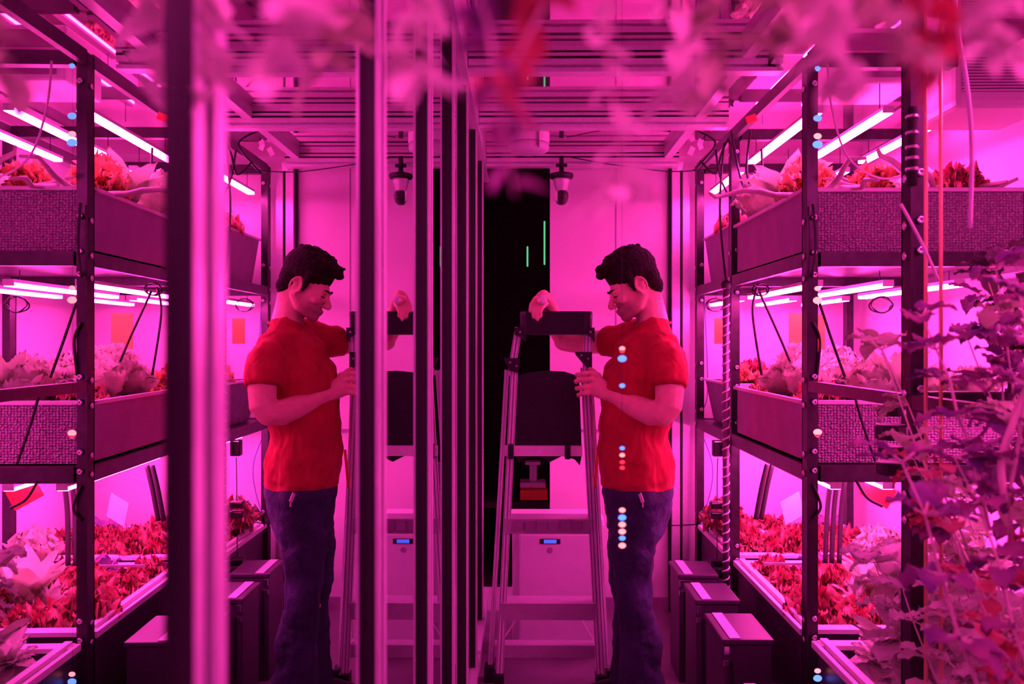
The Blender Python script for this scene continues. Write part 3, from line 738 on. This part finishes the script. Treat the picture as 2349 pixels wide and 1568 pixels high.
b = MB(); b.box(c+Vector((-.028, -.008, .045)), c+Vector((.028, .008, .062)), bev=.003); b.box(c+Vector((-.011, -.01, .05)), c+Vector((.011, .01, .10)), bev=.003); b.tube([c+Vector((0, 0, .09)), c+Vector((0, 0, CZ-c.z-.05))], .005, 8); b.build('bracket', M_black, t)
b = MB(); b.lathe(c+Vector((0, 0, -.075)), [(.026, 0), (.028, .004), (.040, .05), (.042, .062)], 28); b.build('socket', M_alu, t, True)
b = MB(); b.lathe(c+Vector((0, 0, -.145)), [(.002, 0), (.018, .004), (.030, .018), (.036, .040), (.034, .060), (.026, .072)], 28); b.build('bulb', M_clear, t, True)
b = MB(); b.lathe(c+Vector((.003, 0, -.135)), [(.012, 0), (.016, .006), (.016, .05), (.008, .060)], 16); b.build('lens', M_black, t, True)

# ------------------------------------------------------------------ things in the dark doorway
c = Vector((.06, 4.75, 0))
t = thing('side_table', 'dark shelf table in the unlit doorway', 'table', c)
b = MB(); b.box((-.26, 4.5, .46), (.30, 5.0, .49)); b.build('table_top', M_blackm, t)
for x in (-.25, .27):
    for y in (4.51, 4.97): b = MB(); b.box((x, y, 0), (x+.02, y+.02, .46)); b.build('leg', M_blackm, t)
b = MB(); b.box((-.0, 4.55, .4925), (.16, 4.78, .55), bev=.004)
tag(b.build('storage_crate', M_orange), 'orange crate on the dark table behind the ladder', 'crate')
t = thing('desk_scale', 'small white machine on the orange crate in the doorway', 'machine', (.08, 4.66, .552))
b = MB(); b.box((.0, 4.6, .5525), (.15, 4.74, .585), bev=.006); b.build('base', M_white, t)
b = MB(); b.box((.055, 4.66, .585), (.10, 4.70, .69), bev=.004); b.box((.03, 4.64, .68), (.12, 4.72, .70), bev=.004); b.build('column', M_white, t)
for x, y0, y1, w in ((1249, 508, 608, 'taller'), (1210, 566, 612, 'shorter')):  # LED lines reflected in the door glass, imitated by glowing strips
    p = A(x, y1, 4.3); q = A(x, y0, 4.3); b = MB(); b.box(p-Vector((.0045, .003, 0)), q+Vector((.0045, .003, 0)))
    tag(b.build('green_reflection', M_green), '%s thin green LED reflection, imitated by a glowing strip in the dark doorway' % w, 'light strip')

# ------------------------------------------------------------------ white appliance
ax0, ax1, ay0, ay1 = -.035, .36, 3.52, 3.72
t = thing('white_appliance', 'white boxy appliance with a small blue display behind the ladder', 'appliance', ((ax0+ax1)/2, (ay0+ay1)/2, 0))
b = MB(); b.box((ax0, ay0+.012, .035), (ax1, ay1, .578), bev=.012); b.build('body', M_app, t)
b = MB(); b.box((ax0-.012, ay0-.008, .58), (ax1+.012, ay1+.006, .618), bev=.008); b.build('lid', M_white, t)
b = MB(); b.box((ax0+.03, ay0-.008, .065), (ax1-.03, ay0+.012, .55), bev=.008); b.build('front_panel', M_app, t)
b = MB(); d = A(1262, 1242, 3.51); b.box((d.x-.045, 3.5095, d.z-.011), (d.x+.045, 3.512, d.z+.011)); dp = b.build('display', M_slot, t)
b = MB(); b.box((d.x-.028, 3.508, d.z-.008), (d.x+.028, 3.5095, d.z+.008)); b.build('lcd', M_lcd, dp)
b = MB(); b.lathe((d.x, 3.512, A(0, 1262, 3.51).z), [(.012, 0), (.012, .003)], 20, rot=Matrix.Rotation(R(90), 3, 'X')); b.build('emblem', M_bin, t)
for x in (ax0+.03, ax1-.06):
    for y in (ay0+.03, ay1-.07): b = MB(); b.box((x, y, 0), (x+.03, y+.03, .035)); b.build('foot', M_blackm, t)

# ------------------------------------------------------------------ ladder
feetF = 3.20
t = thing('step_ladder', 'folded aluminium step ladder with black top tray and black platform', 'ladder', (.13, 3.22, 0))
def lr(x0, y0, Y0, x1, y1, Y1, name='rail', w=.022, d=.05, m=M_alu2):
    p = A(x0, y0, Y0); q = A(x1, y1, Y1)
    b = MB(); b.beam(p, q, d, w, (1, 0, 0)); o = b.build(name, m, t)
    g = MB(); e = Vector((0, -d/2-.0006, 0))
    return o
def channel(p, q, w, dep, name='rail'):
    """C-channel rail: web toward camera with two ridges"""
    p = Vector(p); q = Vector(q)
    b = MB()
    b.beam(p, q, w, .004, (0, 1, 0)); ax = (q-p).normalized(); x = Vector((1, 0, 0))-ax*ax.x; x.normalize(); y = ax.cross(x)
    if y.y < 0: y = -y
    for s_ in (-1, 1):
        o = x*(s_*(w/2-.003)); b.beam(p+o+y*dep/2, q+o+y*dep/2, .005, dep, (0, 1, 0))
    for s_ in (-.22, .22):
        o = x*(w*s_)-y*.004; b.beam(p+o, q+o, .007, .006, (0, 1, 0))
    r = b.build(name, M_alu2, t)
    g = MB()
    for s_ in (-.38, 0, .38):
        o = x*(w*s_)-y*.0024; g.beam(p+o, q+o, w*.10, .002, (0, 1, 0)); g.build('groove', M_bin, r); g = MB()
    return r
YF = 3.20; YT = 3.10
# front rails (left/right), rear rails
channel(A(1146, 1545, YF), A(1180, 845, YT), .030, .03)
channel(A(1377, 1545, YF), A(1342, 845, YT), .034, .03)
channel(A(1172, 862, YT-.005), A(1190, 752, YT-.02), .030, .02, 'handrail')
channel(A(1345, 870, YT-.012), A(1350, 752, YT-.02), .032, .02, 'handrail')
channel(A(1124, 1530, YF+.09), A(1163, 850, YT+.08), .020, .022, 'rear_rail')
channel(A(1393, 1556, YF+.06), A(1352, 845, YT+.07), .024, .022, 'rear_rail')
def step(y0, y1, xl, xr, Y, dep=.07, nm='step', label=None):
    b = MB(); p = A(xl, y1, Y); q = A(xr, y0, Y)
    # sloping front face + tread
    poly = [(p.x+.01, Y-.012, q.z), (p.x+.028, Y-.03, p.z), (p.x+.028, Y-.026, p.z), (p.x+.01, Y+dep, q.z+.003)]
    b.prism([(p.x, Y-.03, q.z), (p.x, Y-.022, p.z), (p.x, Y-.018, p.z), (p.x, Y-.026, q.z-.004), (p.x, Y+dep, q.z-.004), (p.x, Y+dep, q.z)], (q.x-p.x, 0, 0))
    o = b.build(nm, mat('ladder_step', (.55, .5, .56), .4, .3, var=.1), t)
    return o
st1 = step(1187, 1222, 1160, 1352, 3.155)
step(1379, 1418, 1150, 1364, 3.19)
step(1474, 1504, 1134, 1376, 3.225, .03, 'lower_bar')
# printed label panels on the labelled step
b = MB(); p = A(1178, 1218, 3.12); q = A(1340, 1196, 3.12)
n = 6
for k in range(n):
    x = p.x+(q.x-p.x)*k/n; b.box((x, 3.118, p.z), (x+(q.x-p.x)/n*.82, 3.1235, q.z))
b.build('warning_label', M_bin, t)
# cross bar with black clamps
b = MB(); p = A(1158, 1045, 3.12); q = A(1335, 1022, 3.12); b.box((p.x, 3.10, p.z), (q.x, 3.125, q.z)); b.build('cross_bar', M_alu2, t)
for x in (1172, 1302):
    b = MB(); c = A(x, 1036, 3.095); b.box(c-Vector((.011, .008, .03)), c+Vector((.011, .03, .028)), bev=.005); b.build('clamp', M_black, t)
# braces
for a, c in (((1195, 1405), (1152, 1470)), ((1328, 1412), (1362, 1468))):
    b = MB(); b.beam(A(*a, 3.24), A(*c, 3.24), .004, .012, (0, 1, 0)); b.build('brace', M_alu2, t)
# black platform, folded up
b = MB(); P = []
for x, y in [(1183, 1022), (1180, 880), (1190, 862), (1215, 855), (1255, 851), (1295, 853), (1318, 860), (1329, 878), (1334, 1022)]: P.append(A(x, y, 3.135))
b.prism(P, (0, .022, 0)); o = b.build('platform', M_black, t)
b = MB(); P = [A(x, y, 3.12) for x, y in [(1180, 1046), (1190, 1062), (1204, 1050), (1230, 1044), (1262, 1060), (1290, 1046), (1318, 1054), (1330, 1068), (1334, 1046)]]
b.prism(P, (0, .02, 0)); b.build('platform_ribs', M_black, o)
# top tray
b = MB(); cl, cr = A(1196, 0, 3.06).x, A(1357, 0, 3.06).x
zt = A(0, 715, 3.06).z; zb = A(0, 768, 3.06).z
prof = []
def cap_ring(z, e, fr):
    xs0, xs1 = cl-e, cr+e; y0, y1 = fr, 3.24
    r = .035; pts = []
    for cx, cy, a0 in ((xs1-r, y0+r, -90), (xs1-r, y1-r, 0), (xs0+r, y1-r, 90), (xs0+r, y0+r, 180)):
        for k in range(5): a = R(a0+k*22.5); pts.append(Vector((cx+r*math.cos(a), cy+r*math.sin(a), z)))
    return pts
rings = [cap_ring(zb, 0, 3.045), cap_ring(zb+.03, .003, 3.043), cap_ring(zt-.012, .006, 3.04), cap_ring(zt, .003, 3.043), cap_ring(zt, -.012, 3.058), cap_ring(zt-.022, -.014, 3.06)]
V = [[b.bm.verts.new(p) for p in r_] for r_ in rings]
for a_, b_ in zip(V, V[1:]):
    for k in range(len(a_)): b.bm.faces.new((a_[k], a_[(k+1) % len(a_)], b_[(k+1) % len(b_)], b_[k]))
b.bm.faces.new(V[0][::-1]); b.bm.faces.new(V[-1])
b.build('top_tray', M_black, t, False)
for x0, x1 in ((1180, 1206), (1345, 1364)):
    b = MB(); P = [A(x, y, 3.05) for x, y in ((x0, 752), (x1, 752), (x1, 785), ((x0+x1)/2+3, 775), (x0, 768))]; b.prism(P, (0, .05, 0)); br = b.build('tray_bracket', M_black, t)
    b = MB(); c = A((x0+x1)/2, 762, 3.05); b.lathe(c, [(.005, 0), (.004, .003)], 12, rot=Matrix.Rotation(R(90), 3, 'X')); b.build('rivet', M_screw, br)
for P2, rv in (([(1320, 808), (1358, 808), (1358, 848), (1345, 842), (1322, 815)], (1334, 815)), ([(1155, 822), (1193, 822), (1193, 838), (1188, 856), (1168, 850)], (1170, 832))):
    b = MB(); b.prism([A(x, y, 3.065) for x, y in P2], (0, .045, 0)); br = b.build('joint_bracket', M_black, t)
    b = MB(); b.lathe(A(*rv, 3.065), [(.005, 0), (.004, .003)], 12, rot=Matrix.Rotation(R(90), 3, 'X')); b.lathe(A(rv[0]+15, rv[1]+8, 3.065), [(.005, 0), (.004, .003)], 12, rot=Matrix.Rotation(R(90), 3, 'X')); b.build('rivet', M_screw, br)
for x, y, Y in ((1144, 1562, 3.21), (1378, 1556, 3.21), (1123, 1540, 3.29), (1395, 1556, 3.26)):
    c = A(x, y, Y); b = MB(); b.box((c.x-.022, Y-.03, 0.0), (c.x+.022, Y+.03, .065), bev=.006); b.build('foot', M_black, t)
b = MB(); p = A(1364, 1120, 3.12); q = A(1372, 1032, 3.12); b.beam(p, q, .010, .003, (0, 1, 0)); b.build('orange_label', M_orange, t)
b = MB(); p = A(1361, 1028, 3.12); q = A(1358, 930, 3.12); b.beam(p, q, .010, .003, (0, 1, 0)); b.build('white_label', M_label, t)

# ------------------------------------------------------------------ dark canisters on the floor
def canister(label, x, y, w, d, h):
    t = thing('canister', label, 'canister', (x+w/2, y+d/2, 0), 'dark lidded canisters on the floor')
    b = MB(); b.box((x, y, 0), (x+w, y+d, h-.02), bev=.006); b.build('body', M_boxd, t)
    b = MB(); b.box((x-.006, y-.006, h-.018), (x+w+.006, y+d+.006, h), bev=.005); b.build('lid', M_boxd, t)
    b = MB(); b.box((x+.02, y, h+.0005), (x+.055, y+d, h+.003)); b.build('tape', M_app, t)
    b = MB(); b.box((x+.0, y-.010, h-.05), (x+.018, y-.004, h-.02), bev=.002); b.box((x-.002, y-.010, h-.085), (x+.016, y-.004, h-.065), bev=.002); b.build('latch', M_screw, t)
    b = MB(); b.box((x+.022, y-.004, h-.30), (x+.030, y-.0005, h-.07)); b.build('slot', M_slot, t)
canister('dark lidded canister farthest down the aisle by the rack', .655, 3.27, .155, .20, .445)
canister('dark lidded canister in the middle of the aisle-side row', .655, 2.95, .155, .20, .445)
canister('dark lidded canister nearest the camera in the aisle-side row', .655, 2.56, .155, .24, .445)
canister('low dark canister at the bottom edge, nearest in the row', .66, 2.20, .155, .22, .36)

# ------------------------------------------------------------------ the man
PX = A(1460, 1700, 3.0); root = thing('person', 'man in a red t-shirt and dark jeans holding the step ladder', 'person', (PX.x, 3.0, 0))
YH = 3.0
def finish(o, vox, smooth_it=4, sf=.6):
    r = o.modifiers.new('remesh', 'REMESH'); r.mode = 'VOXEL'; r.voxel_size = vox; r.use_smooth_shade = True
    if smooth_it:
        s_ = o.modifiers.new('smooth', 'SMOOTH'); s_.iterations = smooth_it; s_.factor = sf
    return o
tilt = R(24)
hc = A(1446, 641, YH)
fw = Vector((-math.cos(tilt), -.05, -math.sin(tilt))).normalized(); sd = Vector((0, -1, 0)); sd = (sd-fw*sd.dot(fw)).normalized(); upv = fw.cross(sd)
if upv.z < 0: upv = -upv
HR = Matrix((fw, sd, upv)).transposed()
def hp(a, b_, c=0.): return hc+fw*a+upv*b_+sd*c   # forward, up, side(+ = toward camera)
def hell(mb, a, b_, c, r, rot=0., seg=18):
    mb.ell(hp(a, b_, c), r, HR @ Matrix.Rotation(rot, 3, 'Y'), seg)
bd = MB()
# cranium and face masses (r = forward, side, up)
hell(bd, -.012, .018, 0, (.092, .073, .085), seg=28)
hell(bd, .028, -.035, 0, (.064, .062, .075), seg=24)
hell(bd, .030, -.088, 0, (.055, .050, .052), seg=20)
hell(bd, .070, -.122, 0, (.024, .026, .022))          # chin
for s_ in (-1, 1):
    hell(bd, .078, -.020, s_*.026, (.016, .028, .010))   # brow
    hell(bd, .066, -.056, s_*.040, (.020, .018, .018))   # cheek
    bd.capsule([hp(.062, -.120, s_*.018), hp(.020, -.105, s_*.046), hp(-.012, -.070, s_*.058)], [.017, .018, .016], 10)  # jaw
    # ear: rim and lobe
    P = [hp(-.010+.020*math.cos(a), -.036+.030*math.sin(a), s_*(.082+.007*math.cos(a+2.4))) for a in [R(x) for x in range(-60, 250, 26)]]
    bd.capsule(P, .0052, 8); hell(bd, -.012, -.036, s_*.070, (.017, .006, .026)); hell(bd, -.004, -.064, s_*.072, (.008, .006, .009))
# nose
bd.capsule([hp(.086, -.024), hp(.098, -.045), hp(.112, -.065)], [(.0085, .009), (.009, .010), (.0105, .012)], 10)
hell(bd, .112, -.069, 0, (.011, .011, .010)); 
for s_ in (-1, 1): hell(bd, .098, -.073, s_*.010, (.010, .008, .007))
# lips
hell(bd, .090, -.093, 0, (.012, .021, .0065)); hell(bd, .088, -.104, 0, (.012, .019, .007)); hell(bd, .080, -.098, 0, (.014, .028, .018))
for s_ in (-1, 1): hell(bd, .079, -.034, s_*.029, (.010, .014, .009))      # eyelids
# neck
nb = A(1497, 745, YH)
bd.capsule([hp(-.03, -.03), hp(-.035, -.085), nb.lerp(hp(-.035, -.085), .45), nb, nb+Vector((.005, 0, -.06))], [.051, .053, .056, .061, .060], 18)
# chest core inside shirt
def w(x, y, Y=YH): return A(x, y, Y)
bd.capsule([w(1488, 808), w(1478, 850), w(1462, 960), w(1460, 1060), w(1462, 1120)], [(.10, .07), (.15, .105), (.13, .10), (.125, .095), (.12, .10)], 20)
# near (left) arm
aL = [w(1528, 826, 2.82), w(1537, 860, 2.78), w(1533, 935, 2.76)]
bd.capsule(aL+[w(1518, 950, 2.765)], [.058, .054, .047, .045], 16)
fL = [w(1522, 948, 2.765), w(1492, 947, 2.79), w(1455, 931, 2.84), w(1420, 915, 2.90), w(1398, 905, 2.94)]
bd.capsule(fL, [.044, .047, .041, .032, .027], 16)
# far (right) arm: reaches forward then up behind the tray
bd.capsule([w(1440, 785, 3.16), w(1385, 785, 3.22), w(1310, 786, 3.32), w(1292, 783, 3.36)], [.058, .050, .042, .041], 16)
bd.capsule([w(1294, 780, 3.36), w(1280, 755, 3.33), w(1268, 722, 3.28), w(1262, 702, 3.24)], [.042, .042, .034, .028], 16)
# legs inside jeans
for Y, kx in ((2.92, 0), (3.08, -8)):
    bd.capsule([w(1470+kx, 1120, Y), w(1450+kx, 1330, Y), w(1468+kx, 1560, Y), Vector((w(1480+kx, 0, Y).x, Y, .10))], [.075, .055, .05, .042], 14)
# hands -------------------------------------------------------------
def finger(mb, pts, r0, r1):
    n = len(pts); mb.capsule(pts, [r0+(r1-r0)*i/(n-1) for i in range(n)], 10)
# left hand wraps the right rail: palm behind thumb side, four fingers across the rail toward the left
Yg = 2.995
bd.capsule([w(1398, 905, 2.945), w(1380, 893, 2.965), w(1366, 884, 2.985)], [(.024, .030), (.022, .038), (.020, .040)], 14, up=(0, 1, 0))
for k, (yk, L) in enumerate(((858, 1), (873, 1.04), (889, 1.0), (904, .9))):
    x0 = 1374; ex = 1318+(1-L)*40
    finger(bd, [w(x0, yk+3, 2.985), w(x0-18, yk-3, 2.978), w(x0-36, yk-1, 2.985), w(ex+4, yk+2, 3.02), w(ex+6, yk+5, 3.055)], .0105, .0082)
finger(bd, [w(1385, 882, 2.98), w(1372, 866, 3.01), w(1362, 852, 3.045), w(1352, 846, 3.07)], .012, .009)
# right hand over the tray end, fingers drooping over a small white roll
bd.capsule([w(1262, 702, 3.22), w(1252, 690, 3.17), w(1240, 682, 3.13)], [(.024, .027), (.022, .034), (.018, .036)], 14)
fin = [[(1246, 684, 3.11), (1228, 684, 3.075), (1218, 700, 3.05), (1216, 715, 3.045)],
       [(1244, 688, 3.10), (1228, 694, 3.05), (1222, 712, 3.03), (1224, 728, 3.025)],
       [(1248, 692, 3.09), (1236, 702, 3.04), (1230, 718, 3.02), (1233, 734, 3.02)],
       [(1254, 696, 3.09), (1244, 706, 3.03), (1239, 717, 3.02), (1241, 726, 3.02)]]
for f_ in fin: finger(bd, [w(*p) for p in f_], .0102, .0078)
finger(bd, [w(1258, 690, 3.14), w(1250, 680, 3.08), w(1240, 684, 3.03), w(1233, 692, 3.0)], .0115, .009)
body = bd.build('body', M_skin, root, True)
finish(body, .0042, 5, .5)

# stubble is its own darker skin tone on the lower face (a colour of the thing, in head space)
nt = M_skin.node_tree; bs = nt.nodes['Principled BSDF']
prev = bs.inputs['Base Color'].links[0].from_socket
tc = nt.nodes.new('ShaderNodeTexCoord'); sub = nt.nodes.new('ShaderNodeVectorMath'); sub.operation = 'DISTANCE'
cc = hp(.060, -.118)-root.location; sub.inputs[1].default_value = cc
nt.links.new(tc.outputs['Object'], sub.inputs[0])
mr = nt.nodes.new('ShaderNodeMapRange'); mr.inputs['From Min'].default_value = .075; mr.inputs['From Max'].default_value = .045
nt.links.new(sub.outputs['Value'], mr.inputs['Value'])
mm = nt.nodes.new('ShaderNodeMath'); mm.operation = 'MULTIPLY'; mm.inputs[1].default_value = .62; nt.links.new(mr.outputs[0], mm.inputs[0])
mx = nt.nodes.new('ShaderNodeMix'); mx.data_type = 'RGBA'; nt.links.new(mm.outputs[0], mx.inputs['Factor']); nt.links.new(prev, mx.inputs['A']); mx.inputs['B'].default_value = (.12, .055, .04, 1)
nt.links.new(mx.outputs['Result'], bs.inputs['Base Color'])
# eyes (nearly closed, looking down), brows
for s_ in (-1, 1):
    b = MB(); b.capsule([hp(.087, -.037, s_*.018), hp(.089, -.040, s_*.029), hp(.083, -.038, s_*.040)], .0022, 8); b.build('eyelashes', M_hair, root, True)
    b = MB(); b.capsule([hp(.096, -.016, s_*.014), hp(.094, -.012, s_*.028), hp(.080, -.016, s_*.044)], [.0035, .004, .003], 8); b.build('eyebrow', M_hair, root, True)
# hair
b = MB()
hell(b, -.014, .034, 0, (.100, .082, .086), seg=28)
hell(b, -.058, -.012, 0, (.050, .069, .072), seg=20)
hell(b, -.062, -.052, 0, (.044, .058, .050), seg=18)
hell(b, .040, .078, 0, (.056, .060, .034), .35, 20)
hell(b, .080, .070, 0, (.030, .050, .022), .2, 16)
hell(b, .098, .058, -.01, (.016, .038, .016), 0, 14)
for s_ in (-1, 1): b.capsule([hp(.020, .02, s_*.070), hp(.018, -.02, s_*.073), hp(.016, -.045, s_*.070)], [.018, .012, .006], 10)
rr = random.Random(5)
for k in range(46):
    a = rr.uniform(-.08, .095); c_ = rr.uniform(-.055, .055); z = .034+.086*math.sqrt(max(.02, 1-((a+.014)/.105)**2-(c_/.085)**2))
    if a > .03: z = max(z, .085)
    p = hp(a, z+.000, c_); q = p+fw*rr.uniform(.010, .022)+upv*rr.uniform(-.003, .005)+sd*rr.uniform(-.01, .01)
    b.capsule([p, q], [.009, .005], 7)
# cut away the face: keep hair above/behind with a trimmed block is unnecessary, skin protrudes through
hair = b.build('hair', M_hair, root, True); finish(hair, .0045, 2, .5)
dm = hair.modifiers.new('d', 'DISPLACE'); tx = bpy.data.textures.new('hairtex', 'CLOUDS'); tx.noise_scale = .012; dm.texture = tx; dm.strength = .007; dm.mid_level = .5; dm.texture_coords = 'LOCAL'

# t-shirt
b = MB()
b.capsule([w(1494, 782), w(1486, 812), w(1478, 860), w(1462, 930), w(1452, 1000), w(1455, 1060), w(1462, 1082)],
          [(.140, .080), (.180, .105), (.190, .150), (.175, .140), (.165, .132), (.165, .134), (.170, .138)], 28, up=(0, 1, 0))
b.tube([w(1455, 1040), w(1463, 1098)], [(.165, .130), (.170, .137)], 28, up=(0, 1, 0))
b.capsule([nb+Vector((.012, 0, -.012)), nb+Vector((.012, 0, -.05))], [.056, .07], 20)
b.capsule([nb+Vector((.002, 0, -.022)), nb+Vector((-.004, 0, -.05)), nb+Vector((-.01, 0, -.09))], [.066, .090, .135], 20)
# shoulders + sleeves
b.capsule([w(1490, 784, 3.0), w(1505, 790, 2.93), w(1517, 806, 2.87), w(1528, 832, 2.82)], [.085, .077, .071, .068], 18)
b.tube([w(1522, 800, 2.84), w(1530, 822, 2.815), w(1535, 850, 2.79), w(1533, 889, 2.77)], [(.050, .055), (.066, .070), (.069, .071), (.068, .067)], 20)
b.capsule([w(1480, 768, 3.08), w(1450, 780, 3.17)], [.075, .078], 18)
b.tube([w(1455, 782, 3.15), w(1410, 783, 3.19), w(1385, 784, 3.22)], [(.076, .074), (.070, .064), (.066, .058)], 20)
sh = b.build('t_shirt', M_shirt, root, True); finish(sh, .0075, 6, .5)
dm = sh.modifiers.new('d', 'DISPLACE'); tx = bpy.data.textures.new('foldtex', 'CLOUDS'); tx.noise_scale = .09; dm.texture = tx; dm.strength = .030; dm.mid_level = .5; dm.texture_coords = 'LOCAL'
# collar and hems
b = MB(); P = []
for k in range(25):
    a = k*2*math.pi/24; P.append(nb+Vector((.000+.066*math.cos(a), .066*math.sin(a), -.012+.020*math.cos(a))))
b.tube(P, .0055, 8); b.build('collar', M_shirt, sh, True)

# jeans
b = MB()
b.capsule([w(1464, 1090), w(1464, 1130), w(1462, 1180)], [(.150, .125), (.165, .130), (.150, .118)], 26, up=(0, 1, 0))
for Y, pts in ((2.92, [(1468, 1165, .088), (1450, 1250, .082), (1448, 1330, .070), (1458, 1400, .069), (1468, 1480, .078), (1472, 1560, .082), (1474, 1640, .082)]),
               (3.09, [(1450, 1165, .088), (1440, 1250, .080), (1440, 1330, .070), (1450, 1400, .066), (1448, 1480, .072), (1446, 1560, .080), (1444, 1625, .080)])):
    P = [w(x, y, Y) for x, y, r in pts]; Rr = [(r*.95, r) for x, y, r in pts]
    P.append(Vector((P[-1].x, Y, .05))); Rr.append((.075, .085))
    b.tube(P, Rr, 20)
je = b.build('jeans', M_denim, root, True); finish(je, .009, 4, .5)
dm = je.modifiers.new('d', 'DISPLACE'); dm.texture = bpy.data.textures['foldtex']; dm.strength = .032; dm.mid_level = .5; dm.texture_coords = 'LOCAL'
b = MB(); P = [w(1473, 1134, 2.835), w(1477, 1152, 2.835)]
b.beam(w(1467, 1132, 2.83), w(1474, 1152, 2.815), .003, .016, (0, 0, 1)); b.beam(w(1474, 1152, 2.815), w(1474, 1163, 2.815), .003, .014, (0, 0, 1))
b.build('pocket_tag', M_label, root)
for Y, x in ((2.92, 1470), (3.09, 1444)):
    X = w(x, 0, Y).x; b = MB()
    b.capsule([(X+.06, Y, .05), (X, Y, .055), (X-.10, Y, .045), (X-.17, Y, .035)], [(.038, .038), (.042, .048), (.042, .040), (.036, .028)], 14); b.build('shoe', M_black, root, True)
# white roll in his raised hand
b = MB(); c = w(1243, 691, 3.035); b.lathe(c+Vector((0, .004, 0)), [(.006, 0), (.0175, .001), (.0175, .028), (.006, .029)], 20, rot=Matrix.Rotation(R(80), 3, 'X'))
tag(b.build('tape_roll', M_white, None, True), 'small white roll held in the man\'s raised hand', 'roll')

# ------------------------------------------------------------------ lights
def area(name, loc, size, sizey, power, rot, c=LC):
    L = bpy.data.lights.new(name, 'AREA'); L.shape = 'RECTANGLE'; L.size = size; L.size_y = sizey; L.energy = power; L.color = c
    o = bpy.data.objects.new(name, L); col.objects.link(o); o.location = loc; o.rotation_euler = rot; return o
# added unseen tubes, as if the rack went on, to light vines and man
for x, rn in ((1.0, 'aisle edge'), (1.3, 'far side')):
    for z, ln in ((2.15, 'high'),):
        grow_light('added unseen pink fill tube beside the camera, %s, %s' % (rn, ln), x, -.3, .7, z, CZ)
grow_light('added unseen pink fill tube over the photographer, right of the pair', .30, -.45, .12, 1.98, CZ)
grow_light('added unseen pink fill tube over the photographer, left of the pair', -.02, -.45, .10, 1.98, CZ)
wd = bpy.data.worlds.new('World'); scene.world = wd; wd.use_nodes = True
bg = wd.node_tree.nodes['Background']; bg.inputs[0].default_value = (1., .02, .42, 1); bg.inputs[1].default_value = .15

# ------------------------------------------------------------------ camera
cam = bpy.data.cameras.new('camera'); co = bpy.data.objects.new('camera', cam); col.objects.link(co)
cam.sensor_width = 36; cam.lens = 36*F/2349
co.location = (0, 0, H); co.rotation_euler = (R(90), 0, math.atan((VX-1174.5)/F))
cam.dof.use_dof = True; cam.dof.focus_distance = 3.0; cam.dof.aperture_fstop = 4.2; cam.clip_start = .02
scene.camera = co
scene.view_settings.view_transform = 'Standard'; scene.view_settings.look = 'None'; scene.view_settings.gamma = 1; scene.view_settings.exposure = .15
scene.view_settings.use_curve_mapping = False
